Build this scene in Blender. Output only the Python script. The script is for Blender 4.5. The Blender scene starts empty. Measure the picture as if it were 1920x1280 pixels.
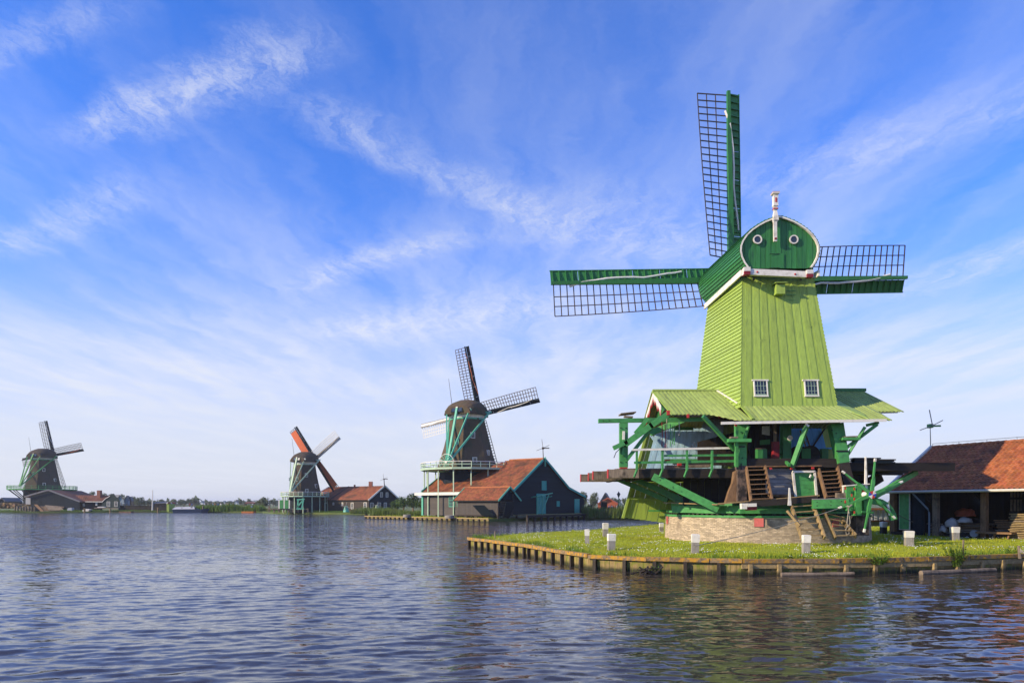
import bpy, bmesh, math, random
import numpy as np
from mathutils import Vector as V, Matrix, noise as mnoise
R = math.radians
SC = bpy.context.scene
COL = SC.collection
random.seed(7)
# ------------------------------------------------------------------ camera, light, exposure
F, EYE, HY = 1300.0, 2.6, 944.0            # focal length and horizon measured on the 1920 px wide photograph
cam_d = bpy.data.cameras.new('camera'); cam = bpy.data.objects.new('camera', cam_d); COL.objects.link(cam)
cam.location = (0, 0, EYE); cam.rotation_euler = (R(90), 0, 0)
cam_d.sensor_width = 36; cam_d.lens = 36*F/1920; cam_d.shift_y = (HY-640)/1920
cam_d.clip_start = .1; cam_d.clip_end = 9000
SC.camera = cam
SUN_EL, SUN_DIR = R(26), V((-2.65, -1.0, 0)).normalized()       # towards the sun: from the left, a little behind the camera
sun_d = bpy.data.lights.new('sun', 'SUN'); sun = bpy.data.objects.new('sun', sun_d); COL.objects.link(sun)
sun_d.energy = 5.0; sun_d.angle = R(.5); sun_d.color = (1, .82, .56)
to_sun = V((SUN_DIR.x*math.cos(SUN_EL), SUN_DIR.y*math.cos(SUN_EL), math.sin(SUN_EL)))
sun.rotation_euler = to_sun.to_track_quat('Z', 'Y').to_euler()
sun.location = (-60, -40, 60)
SC.view_settings.view_transform = 'Standard'; SC.view_settings.look = 'None'
SC.view_settings.exposure = 0.35; SC.view_settings.gamma = 1; SC.view_settings.use_curve_mapping = False
SC.cycles.max_bounces = 6; SC.cycles.diffuse_bounces = 3; SC.cycles.glossy_bounces = 3
SC.cycles.transparent_max_bounces = 6; SC.cycles.caustics_reflective = False; SC.cycles.caustics_refractive = False

class NT:                                   # small helper for node trees
    def __init__(s, tree): s.t = tree; s.n = tree.nodes; s.l = tree.links
    def add(s, kind, **kw):
        nd = s.n.new(kind)
        for k, v in kw.items():
            if k.startswith('i_'):
                key = k[2:]; key = int(key) if key.isdigit() else key
                s.put(nd.inputs[key], v)
            else: setattr(nd, k, v)
        return nd
    def put(s, sock, v):
        if isinstance(v, bpy.types.NodeSocket): s.l.new(v, sock)
        else: sock.default_value = v
    def math(s, op, a, b=None, c=None, clamp=False):
        nd = s.n.new('ShaderNodeMath'); nd.operation = op; nd.use_clamp = clamp
        for i, v in enumerate((a, b, c)):
            if v is not None: s.put(nd.inputs[i], v)
        return nd.outputs[0]
    def vmath(s, op, a, b=None, scale=None):
        nd = s.n.new('ShaderNodeVectorMath'); nd.operation = op
        s.put(nd.inputs[0], a)
        if b is not None: s.put(nd.inputs[1], b)
        if scale is not None: s.put(nd.inputs['Scale'], scale)
        return nd.outputs['Value'] if op in ('DOT_PRODUCT', 'LENGTH', 'DISTANCE') else nd.outputs[0]
    def noise(s, vec, scale, detail=4, rough=.55, color=False, dist=0):
        nd = s.n.new('ShaderNodeTexNoise'); nd.inputs['Scale'].default_value = scale
        nd.inputs['Detail'].default_value = detail; nd.inputs['Roughness'].default_value = rough
        nd.inputs['Distortion'].default_value = dist
        if vec is not None: s.l.new(vec, nd.inputs['Vector'])
        return nd.outputs['Color' if color else 'Fac']
    def ramp(s, fac, lo, hi, a=0., b=1., smooth=True):
        nd = s.n.new('ShaderNodeMapRange'); nd.interpolation_type = 'SMOOTHSTEP' if smooth else 'LINEAR'
        s.put(nd.inputs[0], fac)
        for i, v in enumerate((lo, hi, a, b)): nd.inputs[i+1].default_value = v
        return nd.outputs[0]
    def mix(s, fac, a, b, mode='MIX'):
        nd = s.n.new('ShaderNodeMix'); nd.data_type = 'RGBA'; nd.blend_type = mode; nd.clamp_factor = True
        for sock, v in ((nd.inputs[0], fac), (nd.inputs[6], a), (nd.inputs[7], b)):
            if isinstance(v, (tuple, list)) and len(v) == 3: v = (*v, 1)
            s.put(sock, v)
        return nd.outputs[2]
    def mapping(s, vec, scale=(1, 1, 1), rot=(0, 0, 0), loc=(0, 0, 0)):
        nd = s.n.new('ShaderNodeMapping'); s.l.new(vec, nd.inputs[0])
        nd.inputs['Scale'].default_value = scale; nd.inputs['Rotation'].default_value = rot; nd.inputs['Location'].default_value = loc
        return nd.outputs[0]

# ------------------------------------------------------------------ sky with cirrus
world = bpy.data.worlds.new('World'); SC.world = world; world.use_nodes = True
w = NT(world.node_tree); w.n.clear()
gen = w.add('ShaderNodeTexCoord').outputs['Generated']
sky = w.add('ShaderNodeTexSky'); sky.sky_type = 'NISHITA'; sky.sun_disc = False
sky.sun_elevation = SUN_EL; sky.sun_rotation = math.atan2(SUN_DIR.x, SUN_DIR.y)
sky.altitude = 0; sky.air_density = 1.0; sky.dust_density = .3; sky.ozone_density = 3.0
sep = w.add('ShaderNodeSeparateXYZ'); w.l.new(gen, sep.inputs[0])
zc = w.math('MAXIMUM', sep.outputs[2], 0.0)
zz = w.math('ADD', zc, .035)
cu = w.math('DIVIDE', sep.outputs[0], zz); cv = w.math('DIVIDE', sep.outputs[1], zz)
comb = w.add('ShaderNodeCombineXYZ'); w.l.new(cu, comb.inputs[0]); w.l.new(cv, comb.inputs[1])
uv = comb.outputs[0]
warp = w.vmath('SCALE', w.vmath('SUBTRACT', w.noise(uv, 1.1, 7, .68, True), (.5, .5, .5)), scale=.46)
uvw = w.vmath('ADD', uv, warp)
fib = w.noise(w.mapping(uvw, (3.4, 1.3, 1), (0, 0, R(28))), 5.2, 12, .78)     # fibres drawn out along the wind
fib2 = w.noise(w.mapping(uvw, (2.6, .55, 1), (0, 0, R(-32))), 1.05, 10, .60)
big = w.noise(uv, .55, 3, .5)
def streak(p, q, wd, amt):
    """a soft band of cirrus along the segment p-q of the cloud layer"""
    p = V((*p, 0)); q = V((*q, 0)); d = q-p; L = d.length; d.normalize()
    rel = w.vmath('SUBTRACT', uvw, tuple(p))
    s = w.vmath('DOT_PRODUCT', rel, tuple(d)); t = w.vmath('DOT_PRODUCT', rel, (-d.y, d.x, 0))
    along = w.math('MULTIPLY', w.ramp(s, -.35*L, .15*L), w.ramp(s, .8*L, 1.3*L, 1, 0))
    across = w.ramp(w.math('ABSOLUTE', t), 0, wd, 1, 0)
    return w.math('MULTIPLY', w.math('MULTIPLY', along, across), amt)
SEG = [((-1.02, 1.72), (-.46, 1.42), .13, .66), ((-.47, 1.68), (.10, 2.2), .14, .40), ((-1.8, 2.45), (-1.1, 2.05), .16, .42),
       ((-.85, 2.85), (-.2, 2.35), .16, .45), ((.70, 2.05), (1.2, 1.55), .26, .30), ((1.6, 2.9), (1.85, 2.3), .24, .4),
       ((-1.3, 1.45), (-.8, 1.30), .10, .35), ((-.9, 3.6), (.3, 3.0), .40, .45), ((.1, 2.2), (.9, 2.6), .4, .35)]
tot = None
for a_ in SEG:
    k = streak(*a_); tot = k if tot is None else w.math('ADD', tot, k)
fibr = w.ramp(fib, .34, .68)
c1 = w.math('MULTIPLY', tot, w.math('ADD', w.math('MULTIPLY', fibr, .85), .12))
pat = w.ramp(w.math('ADD', w.math('MULTIPLY', fib2, .62), w.math('MULTIPLY', big, .38)), .30, .68)
low = w.ramp(cv, 2.8, 7.5, 0, .85)
pat = w.math('ADD', w.math('MULTIPLY', pat, w.math('SUBTRACT', 1.0, low)), w.math('MULTIPLY', low, .52))
veil = w.math('MULTIPLY', w.ramp(cv, 1.4, 4.4, .06, .80), pat)
veil2 = w.math('MULTIPLY', w.ramp(w.math('MULTIPLY', fib2, big), .15, .42), .26)
cl = w.math('ADD', w.math('ADD', c1, veil), veil2, clamp=True)
cl = w.math('MULTIPLY', cl, .92)
skyc = w.mix(1.0, sky.outputs[0], (.47, 1.07, 2.22), 'MULTIPLY')
hz = w.ramp(zc, 0, .38, 1, 0)
skyc = w.mix(w.math('MULTIPLY', w.math('POWER', hz, 1.0), .95), skyc, (5.9, 6.0, 6.6))
skyc = w.mix(cl, skyc, (6.5, 6.75, 7.5))
bg = w.add('ShaderNodeBackground'); w.l.new(skyc, bg.inputs[0]); bg.inputs[1].default_value = .100
w.l.new(bg.outputs[0], w.add('ShaderNodeOutputWorld').inputs[0])

# ------------------------------------------------------------------ mesh helpers
def P(x, y, Y):
    """the place seen at photograph pixel (x, y) when it is Y metres away"""
    return V(((x-960)/F*Y, Y, EYE+(HY-y)/F*Y))
def lerp(a, b, t): return a+(b-a)*t

class MB:
    def __init__(s): s.v = []; s.f = []; s.mi = []; s.cur = 0
    def add(s, vs, fs):
        o = len(s.v); s.v += [V(p) for p in vs]
        s.f += [[o+i for i in f] for f in fs]; s.mi += [s.cur]*len(fs)
        return s
    def poly(s, pts): return s.add(pts, [list(range(len(pts)))])
    def slab(s, pts, d):
        """polygon pts extruded by vector d"""
        pts = [V(p) for p in pts]; d = V(d); n = len(pts)
        fs = [list(range(n))[::-1], [n+i for i in range(n)]]+[[i, (i+1) % n, n+(i+1) % n, n+i] for i in range(n)]
        nrm = V((0, 0, 0))
        for i in range(n): nrm += (pts[i]-pts[0]).cross(pts[(i+1) % n]-pts[0])
        if nrm.dot(d) < 0: fs = [f[::-1] for f in fs]
        return s.add(pts+[p+d for p in pts], fs)
    def beam(s, a, b, wd, ht, up=(0, 0, 1), wd2=None, ht2=None):
        a = V(a); b = V(b); d = (b-a).normalized(); up = V(up)
        if abs(d.dot(up)) > .98: up = V((0, 1, 0))
        x = d.cross(up).normalized(); z = x.cross(d).normalized()
        w2 = wd if wd2 is None else wd2; h2 = ht if ht2 is None else ht2
        vs = [p+x*sx*ww/2+z*sz*hh/2 for p, ww, hh in ((a, wd, ht), (b, w2, h2)) for sx, sz in ((-1, -1), (1, -1), (1, 1), (-1, 1))]
        return s.add(vs, [[0, 1, 2, 3], [7, 6, 5, 4], [0, 4, 5, 1], [1, 5, 6, 2], [2, 6, 7, 3], [3, 7, 4, 0]])
    def box(s, c, sx, sy, sz, rz=0):
        c = V(c); m = Matrix.Rotation(rz, 3, 'Z')
        vs = [c+m@V((a*sx/2, b*sy/2, e*sz/2)) for e in (-1, 1) for a, b in ((-1, -1), (1, -1), (1, 1), (-1, 1))]
        return s.add(vs, [[3, 2, 1, 0], [4, 5, 6, 7], [0, 1, 5, 4], [1, 2, 6, 5], [2, 3, 7, 6], [3, 0, 4, 7]])
    def tube(s, pts, r, n=6, r2=None, cap=True):
        pts = [V(p) for p in pts]; m = len(pts); r2 = r if r2 is None else r2; vs = []; fs = []
        for i, p in enumerate(pts):
            d = (pts[min(i+1, m-1)]-pts[max(i-1, 0)]).normalized()
            up = V((0, 0, 1)) if abs(d.z) < .95 else V((0, 1, 0))
            x = d.cross(up).normalized(); z = x.cross(d); rr = lerp(r, r2, i/max(1, m-1))
            vs += [p+(x*math.cos(k*2*math.pi/n)+z*math.sin(k*2*math.pi/n))*rr for k in range(n)]
        for i in range(m-1):
            fs += [[i*n+k, i*n+(k+1) % n, (i+1)*n+(k+1) % n, (i+1)*n+k][::-1] for k in range(n)]
        if cap: fs += [list(range(n)), [(m-1)*n+k for k in range(n)][::-1]]
        return s.add(vs, fs)
    def lathe(s, c, prof, n=16, axis=(0, 0, 1), a0=0):
        """profile of (radius, height) turned about axis at c"""
        c = V(c); q = V((0, 0, 1)).rotation_difference(V(axis)); vs = []; fs = []; m = len(prof)
        for r, h in prof: vs += [c+q@V((r*math.cos(a0+k*2*math.pi/n), r*math.sin(a0+k*2*math.pi/n), h)) for k in range(n)]
        for i in range(m-1): fs += [[i*n+k, i*n+(k+1) % n, (i+1)*n+(k+1) % n, (i+1)*n+k] for k in range(n)]
        fs += [list(range(n))[::-1], [(m-1)*n+k for k in range(n)]]
        return s.add(vs, fs)
    def build(s, name, mat, parent=None, local=False, smooth=False):
        mats = mat if isinstance(mat, (list, tuple)) else [mat]
        me = bpy.data.meshes.new(name)
        vs = s.v
        if parent is not None and not local:
            mi = world_of(parent).inverted(); vs = [mi@p for p in vs]
        me.from_pydata([tuple(p) for p in vs], [], s.f)
        for m in mats: me.materials.append(m)
        if any(s.mi): me.polygons.foreach_set('material_index', s.mi)
        if smooth: me.polygons.foreach_set('use_smooth', [True]*len(s.f))
        me.update()
        o = bpy.data.objects.new(name, me); COL.objects.link(o)
        if parent is not None: o.parent = parent
        return o
def np_mesh(name, verts, tris_or_quads, mat, parent=None, smooth=False):
    me = bpy.data.meshes.new(name); vs = np.asarray(verts, np.float32); fs = np.asarray(tris_or_quads, np.int32)
    k = fs.shape[1]; me.vertices.add(len(vs)); me.vertices.foreach_set('co', vs.ravel())
    me.loops.add(fs.size); me.loops.foreach_set('vertex_index', fs.ravel())
    me.polygons.add(len(fs)); me.polygons.foreach_set('loop_start', np.arange(len(fs), dtype=np.int32)*k)
    if smooth: me.polygons.foreach_set('use_smooth', np.ones(len(fs), bool))
    me.update(calc_edges=True); me.materials.append(mat)
    o = bpy.data.objects.new(name, me); COL.objects.link(o)
    if parent is not None: o.parent = parent
    return o
def world_of(o):
    m = o.matrix_basis.copy()
    while o.parent is not None: o = o.parent; m = o.matrix_basis@m
    return m
def tag(o, label=None, cat=None, group=None, kind=None):
    for k, v in (('label', label), ('category', cat), ('group', group), ('kind', kind)):
        if v: o[k] = v
    return o
def empty(name, loc, rz=0, label=None, cat=None, group=None):
    o = bpy.data.objects.new(name, None); COL.objects.link(o); o.location = loc; o.rotation_euler = (0, 0, rz)
    o.empty_display_size = .3
    return tag(o, label, cat, group)
def copy_tree(o, parent=None):
    c = o.copy(); COL.objects.link(c)
    if parent is not None: c.parent = parent
    for ch in list(o.children): copy_tree(ch, c)
    return c

# ------------------------------------------------------------------ materials
def M(name, col, rough=.7, var=.12, ns=6., na=.25, stretch=(1, 1, 1), bump=.15, dirt=None, dirt_s=1.2, dirt_lo=.5, dirt_hi=.75, island=0., spec=.35, hue=0., transl=0., metal=0., dstretch=None):
    m = bpy.data.materials.new(name); m.use_nodes = True; t = NT(m.node_tree); t.n.clear()
    co = t.add('ShaderNodeTexCoord').outputs['Object']
    oi = t.add('ShaderNodeObjectInfo').outputs['Random']
    geo = t.add('ShaderNodeNewGeometry')
    off = t.vmath('SCALE', (13.1, 7.7, 5.3), scale=oi)
    vec = t.vmath('ADD', co, off)
    n1 = t.noise(t.mapping(vec, stretch), ns, 6, .6)
    k = t.ramp(n1, .25, .75, 1-na, 1+na, False)
    if var: k = t.math('MULTIPLY', k, t.ramp(oi, 0, 1, 1-var, 1+var, False))
    if island: k = t.math('MULTIPLY', k, t.ramp(geo.outputs['Random Per Island'], 0, 1, 1-island, 1+island, False))
    c = t.mix(1.0, col, (1, 1, 1), 'MULTIPLY')
    vm = t.vmath('SCALE', c, scale=k)
    if hue:
        h = t.add('ShaderNodeHueSaturation'); t.l.new(vm, h.inputs['Color'])
        t.l.new(t.ramp(t.math('FRACT', t.math('MULTIPLY', t.math('ADD', oi, geo.outputs['Random Per Island']), 7.31)), 0, 1, .5-hue, .5+hue, False), h.inputs['Hue']); vm = h.outputs[0]
    if dirt:
        d = t.ramp(t.noise(t.mapping(vec, dstretch) if dstretch else vec, dirt_s, 7, .65), dirt_lo, dirt_hi)
        vm = t.mix(d, vm, dirt)
    b = t.add('ShaderNodeBsdfPrincipled'); t.l.new(vm, b.inputs['Base Color'])
    b.inputs['Roughness'].default_value = rough; b.inputs['Specular IOR Level'].default_value = spec; b.inputs['Metallic'].default_value = metal
    if bump:
        bp = t.add('ShaderNodeBump'); bp.inputs['Strength'].default_value = bump; bp.inputs['Distance'].default_value = .03
        t.l.new(n1, bp.inputs['Height']); t.l.new(bp.outputs[0], b.inputs['Normal'])
    out = t.add('ShaderNodeOutputMaterial')
    if transl:
        tr = t.add('ShaderNodeBsdfTranslucent'); t.l.new(vm, tr.inputs[0])
        mx = t.add('ShaderNodeMixShader'); mx.inputs[0].default_value = transl
        t.l.new(b.outputs[0], mx.inputs[1]); t.l.new(tr.outputs[0], mx.inputs[2]); t.l.new(mx.outputs[0], out.inputs[0])
    else: t.l.new(b.outputs[0], out.inputs[0])
    return m
GR = (1, 1, .12)                    # grain drawn out along z
lime = M('lime_paint', (.298, .415, .072), .5, .09, 5, .16, (3, 3, .25), .12, (.18, .255, .055), 2.4, .46, .80, dstretch=(2.2, 2.2, .22))
lime_roof = M('lime_roof_paint', (.30, .385, .105), .6, .12, 5, .2, (3, .4, .4), .12, (.15, .18, .06), 1.6, .46, .78)
dgreen = M('dark_green_paint', (.032, .175, .042), .45, .12, 4, .22, (3, 3, .3), .1, (.02, .085, .035), 2, .48, .80, dstretch=(2, 2, .3))
green = M('green_paint', (.062, .27, .072), .5, .10, 5, .26, (1, 1, 1), .15, (.035, .12, .05), 2.4, .50, .80)
white = M('white_paint', (.72, .69, .61), .6, .05, 6, .12, (1, 1, 1), .08, (.40, .35, .26), 2.8, .50, .78)
red = M('red_paint', (.45, .035, .03), .55, .05, 5, .15)
maroon = M('maroon_paint', (.22, .015, .02), .55, .05, 5, .15)
blue = M('light_blue_paint', (.42, .64, .76), .6, .10, 4, .14, (3, 3, .25), .1, (.16, .34, .46), 1.5, .5, .8)
blue2 = M('blue_paint', (.10, .33, .58), .6, .10, 4, .14, (3, 3, .25), .1)
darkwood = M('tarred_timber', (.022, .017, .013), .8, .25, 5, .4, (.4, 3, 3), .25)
drywood = M('weathered_timber', (.22, .17, .12), .85, .15, 7, .35, (2, 2, .3), .35, (.05, .04, .03), 1.8, .45, .7)
barkwood = M('cracked_timber', (.12, .085, .065), .9, .15, 8, .55, (2.5, 2.5, .25), .6, (.02, .017, .015), 3, .4, .6)
brownwood = M('brown_timber', (.20, .115, .055), .8, .15, 7, .35, (2, 2, .4), .3, (.06, .035, .02), 2, .5, .75)
ochre = M('ladder_timber', (.27, .19, .085), .8, .15, 7, .3, (1, 1, 1), .25, (.08, .055, .03), 2.5, .5, .75)
greyboard = M('grey_boards', (.20, .195, .20), .8, .12, 6, .3, (.35, 3, 3), .25, (.09, .085, .09), 2, .5, .8)
tarboard = M('black_tarred_boards', (.009, .016, .023), .7, .18, 5, .3, (.3, .3, 3), .2, spec=.12)
brownboard = M('brown_tarred_boards', (.040, .030, .022), .8, .18, 5, .3, (.3, .3, 3), .2)
barngrey = M('grey_tarred_boards', (.075, .064, .055), .75, .12, 5, .25, (.3, .3, 3), .2)
mint = M('mint_paint', (.10, .42, .28), .5, .06, 4, .12)
teal = M('teal_paint', (.02, .30, .25), .5, .06, 4, .12)
palegreen = M('pale_green_paint', (.40, .53, .37), .55, .06, 4, .1)
thatch = M('thatch', (.095, .066, .040), .95, .05, 5, .45, (3, 3, .35), .9, (.045, .055, .025), .5, .45, .7)
thatch2 = M('old_thatch', (.070, .050, .034), .95, .05, 4, .45, (3, 3, .35), .9, (.04, .042, .025), .5, .45, .7)
brick = M('yellow_brick', (.45, .36, .25), .85, .05, 14, .2, (1, 1, 1), .3, (.22, .17, .12), .9, .5, .75, island=.28)
mortar = M('mortar', (.38, .33, .26), .95, .02, 12, .2)
brickred = M('red_brick', (.26, .10, .06), .85, .1, 12, .3)
tile = M('orange_pantile', (.36, .118, .042), .75, .05, 9, .2, (1, 1, 1), .1, (.11, .05, .028), .9, .50, .74, island=.26, hue=.006)
tile2 = M('old_red_pantile', (.27, .090, .036), .75, .08, 7, .3, (1, 1, 1), .15, (.075, .045, .025), .35, .48, .7, island=.30, hue=.012)
tile3 = M('brown_pantile', (.16, .062, .035), .8, .08, 7, .3, (1, 1, 1), .15, (.06, .035, .025), .3, .5, .7, island=.25)
glass = M('window_glass', (.025, .035, .045), .08, .2, 2, .2, (1, 1, 1), 0, spec=.7)
black = M('black_iron', (.012, .012, .013), .5, .05, 6, .2)
iron = M('sail_bar_timber', (.070, .052, .042), .7, .2, 6, .3)
cloth = M('canvas', (.74, .72, .66), .85, .05, 9, .15)
redcloth = M('red_sailcloth', (.60, .14, .05), .85, .05, 5, .25)
plate = M('faded_red_plate', (.48, .11, .10), .6, .05, 6, .2, (1, 1, 1), .1, (.30, .16, .12), 3, .5, .8)
def wet_foot(m, z0, z1, dark):
    """algae and wet dark wood up to a ragged line above the water"""
    t = NT(m.node_tree); b = next(n for n in t.n if n.type == 'BSDF_PRINCIPLED'); src = b.inputs['Base Color'].links[0].from_socket
    p = t.add('ShaderNodeNewGeometry').outputs['Position']; s = t.add('ShaderNodeSeparateXYZ'); t.l.new(p, s.inputs[0])
    z = t.math('ADD', s.outputs[2], t.math('MULTIPLY', t.math('SUBTRACT', t.noise(p, 3.5, 4), .5), .22))
    t.l.new(t.mix(t.ramp(z, z0, z1, 1, 0), src, dark), b.inputs['Base Color'])
rope = M('rope', (.34, .31, .25), .9, .1, 20, .25)
lichen = M('lichen_timber', (.20, .145, .08), .85, .15, 9, .5, (1, 1, 1), .6, (.47, .25, .025), 5.0, .44, .58)
quaytimber = M('grey_quay_timber', (.30, .22, .10), .85, .15, 9, .45, (1, 1, 1), .5, (.40, .24, .04), 3.0, .60, .74)
quayboard = M('wet_quay_boards', (.27, .195, .075), .8, .2, 6, .4, (3, 3, .4), .4, (.16, .18, .02), 2.2, .46, .66)
wetwood = M('wet_dark_timber', (.035, .026, .018), .6, .2, 6, .4, (2, 2, .4), .4)
wet_foot(quayboard, .04, .22, (.035, .035, .014)); wet_foot(quaytimber, .02, .20, (.04, .035, .018))
concrete = M('grey_post_wood', (.27, .25, .22), .9, .12, 9, .3, (2, 2, .4), .35, (.12, .10, .07), 3, .5, .75)
grassm = M('grass_blade', (.36, .41, .022), .75, 0, .6, .25, (1, 1, 1), 0, (.40, .40, .035), .35, .45, .7, island=.35, hue=.015, transl=.35)
turf = M('turf', (.26, .31, .025), .95, 0, 3, .35, (1, 1, 1), .4, (.12, .15, .02), .4, .45, .7)
farland = M('meadow', (.085, .125, .025), .95, 0, .3, .35, (1, 1, 1), .2, (.14, .13, .05), .05, .45, .7)
reedm = M('reed', (.115, .17, .03), .8, 0, .7, .3, (1, 1, 1), 0, (.22, .19, .08), .3, .5, .72, island=.35, transl=.3)
weedm = M('weed_leaf', (.11, .20, .018), .7, .1, 3, .2, (1, 1, 1), 0, island=.35, transl=.3)
leafA = M('leaf_green', (.060, .105, .022), .8, .18, 2, .3, (1, 1, 1), 0, island=.45, hue=.02, transl=.25)
leafB = M('leaf_grey_green', (.12, .15, .075), .8, .15, 2, .3, (1, 1, 1), 0, island=.4, hue=.02, transl=.25)
daisy = M('daisy_white', (.80, .80, .74), .8, 0, 2, .05, bump=0)
skin = M('skin', (.45, .27, .19), .6, .1, 4, .1, bump=0)
hair = M('hair', (.03, .02, .014), .7, .4, 4, .1, bump=0)
def flat(name, col, rough=.75): return M(name, col, rough, .05, 6, .12, bump=.05)
cl_red = flat('cloth_red', (.40, .05, .04)); cl_blue = flat('cloth_blue', (.06, .12, .32)); cl_white = flat('cloth_white', (.70, .70, .70))
cl_black = flat('cloth_black', (.018, .018, .022)); cl_khaki = flat('cloth_khaki', (.28, .22, .14)); cl_sky = flat('cloth_sky', (.25, .42, .60)); cl_jean = flat('denim', (.05, .07, .14))
cl_orange = flat('cloth_orange', (.50, .16, .03))
slate = flat('slate_roof', (.11, .115, .13)); bluewall = flat('blue_grey_boards', (.24, .31, .38)); redroof = flat('red_roof_tiles', (.46, .12, .06))
hullblue = flat('blue_hull_paint', (.02, .04, .09), .4); canvasgrey = flat('grey_cover', (.40, .42, .45)); navy = flat('navy_plates', (.045, .06, .10))
container = flat('grey_sheet', (.42, .43, .44)); rust = flat('rusty_edge', (.32, .12, .05)); orangebag = flat('orange_sheet', (.33, .075, .03)); bagwhite = flat('white_sack', (.40, .39, .37))
# ------------------------------------------------------------------ water
wm = bpy.data.materials.new('river_water'); wm.use_nodes = True; t = NT(wm.node_tree); t.n.clear()
pos = t.add('ShaderNodeNewGeometry').outputs['Position']
def slope_field(scale, stretch, rot, seed, detail):
    v = t.mapping(pos, stretch, (0, 0, rot), (seed, seed*.7, 0))
    return t.vmath('SUBTRACT', t.noise(v, scale, detail, .55, True), (.5, .5, .5))
s1 = slope_field(2.6, (.42, 1.2, 1), R(-12), 3.1, 3)
s2 = slope_field(8.0, (.5, 1.1, 1), R(8), 9.7, 3)
s3 = slope_field(.16, (.6, 1.2, 1), R(-5), 1.7, 2)
calm = t.ramp(t.noise(t.mapping(pos, (.5, 1, 1)), .06, 4, .55), .35, .65, .72, 1.2)
sl = t.vmath('ADD', t.vmath('MULTIPLY', s1, (.40, .70, 0)), t.vmath('MULTIPLY', s2, (.36, .62, 0)))
sl = t.vmath('ADD', sl, t.vmath('MULTIPLY', s3, (.10, .20, 0)))
far = t.ramp(t.vmath('LENGTH', pos), 14, 75, .52, 2.9)
sl = t.vmath('SCALE', sl, scale=t.math('MULTIPLY', calm, far))
nrm = t.vmath('NORMALIZE', t.vmath('ADD', t.add('ShaderNodeNewGeometry').outputs['Normal'], sl))
b = t.add('ShaderNodeBsdfPrincipled'); b.inputs['Base Color'].default_value = (.036, .030, .026, 1)
b.inputs['Roughness'].default_value = .07; b.inputs['IOR'].default_value = 1.40; b.inputs['Specular IOR Level'].default_value = .5
t.l.new(nrm, b.inputs['Normal']); t.l.new(b.outputs[0], t.add('ShaderNodeOutputMaterial').inputs[0])
rng = np.random.default_rng(5)
rows = np.concatenate([np.geomspace(7.5, 48, 800), np.geomspace(50, 260, 60)])
cols = np.linspace(-1.05, 1.05, 860)
Yg = np.repeat(rows[:, None], len(cols), 1); Xg = Yg*cols[None]
Zg = np.zeros_like(Yg)
for i in range(44):
    lam = .20*(.95/.20)**rng.random(); th = R(90)+rng.normal(0, .42)+R(10); k = 2*np.pi/lam
    amp = .0032*lam; ph = rng.random()*6.28
    fade = np.clip(1.5-Yg/(lam*26+8), 0, 1)
    Zg += amp*fade*np.sin(k*(Xg*np.cos(th)+Yg*np.sin(th))+ph)
nr, nc = Yg.shape
idx = np.arange(nr*nc).reshape(nr, nc)
q = np.stack([idx[:-1, :-1], idx[:-1, 1:], idx[1:, 1:], idx[1:, :-1]], -1).reshape(-1, 4)
vs = np.stack([Xg, Yg, Zg], -1).reshape(-1, 3)
n0 = len(vs)                                # the river beyond the rippled sheet
extra = np.array([[-900, -60, 0], [900, -60, 0], [900, 7.5, 0], [-900, 7.5, 0], [-7.875, 7.5, 0], [7.875, 7.5, 0], [-273, 260, 0], [-900, 260, 0], [273, 260, 0], [900, 260, 0]], float)
vs = np.concatenate([vs, extra]); e = n0
q = np.concatenate([q, [[e, e+1, e+2, e+3], [e+3, e+4, e+6, e+7], [e+5, e+2, e+9, e+8]]])
wo = np_mesh('water', vs, q, wm, smooth=True); tag(wo, kind='structure')

# ------------------------------------------------------------------ ground
def inside(px, py, poly):
    c = np.zeros(px.shape, bool); n = len(poly)
    for i in range(n):
        x0, y0 = poly[i]; x1, y1 = poly[(i+1) % n]
        c ^= ((y0 > py) != (y1 > py)) & (px < (x1-x0)*(py-y0)/(y1-y0+1e-12)+x0)
    return c
QUAY = [(-2.6, 41.7), (.8, 34.1), (3.04, 27.5), (5.1, 26.3), (8.4, 25.4), (12, 25.6), (15.7, 26.3), (20.5, 27.7), (27, 29.6)]
BACK = [(60, 36), (60, 96), (30, 96), (20, 80), (14, 64), (9, 56), (5.2, 48.5), (1.5, 44.8)]
PEN = QUAY+BACK
def ground_z(x, y):
    d = 1e9
    for i in range(len(QUAY)-1):
        a = V(QUAY[i]); bb = V(QUAY[i+1]); p = V((x, y)); ab = bb-a
        tt = max(0, min(1, (p-a).dot(ab)/ab.dot(ab))); d = min(d, (p-a-ab*tt).length)
    return .56+.17*min(1, d/5)+.05*mnoise.noise(V((x*.35, y*.35, 0)))*min(1, d/2)
def land(name, poly, z, mat, bottom=-.6):
    mb = MB(); n = len(poly)
    mb.slab([(x, y, bottom) for x, y in poly], (0, 0, z-bottom))
    o = mb.build(name, mat); bm = bmesh.new(); bm.from_mesh(o.data)
    bmesh.ops.triangulate(bm, faces=[f for f in bm.faces if len(f.verts) > 4]); bm.to_mesh(o.data); bm.free()
    return tag(o, kind='structure')
land('grass_bank', PEN, .50, turf)
st = .4
gx = np.arange(-3, 34, st); gy = np.arange(25, 66, st)
X0, Y0 = np.meshgrid(gx, gy); Z0 = np.array([[ground_z(x, y) for x in gx] for y in gy])
ok = inside(X0, Y0, [(x, y) for x, y in PEN])
keep = ok[:-1, :-1] & ok[1:, :-1] & ok[:-1, 1:] & ok[1:, 1:]
idx = np.arange(X0.size).reshape(X0.shape)
q = np.stack([idx[:-1, :-1], idx[:-1, 1:], idx[1:, 1:], idx[1:, :-1]], -1)[keep]
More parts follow.
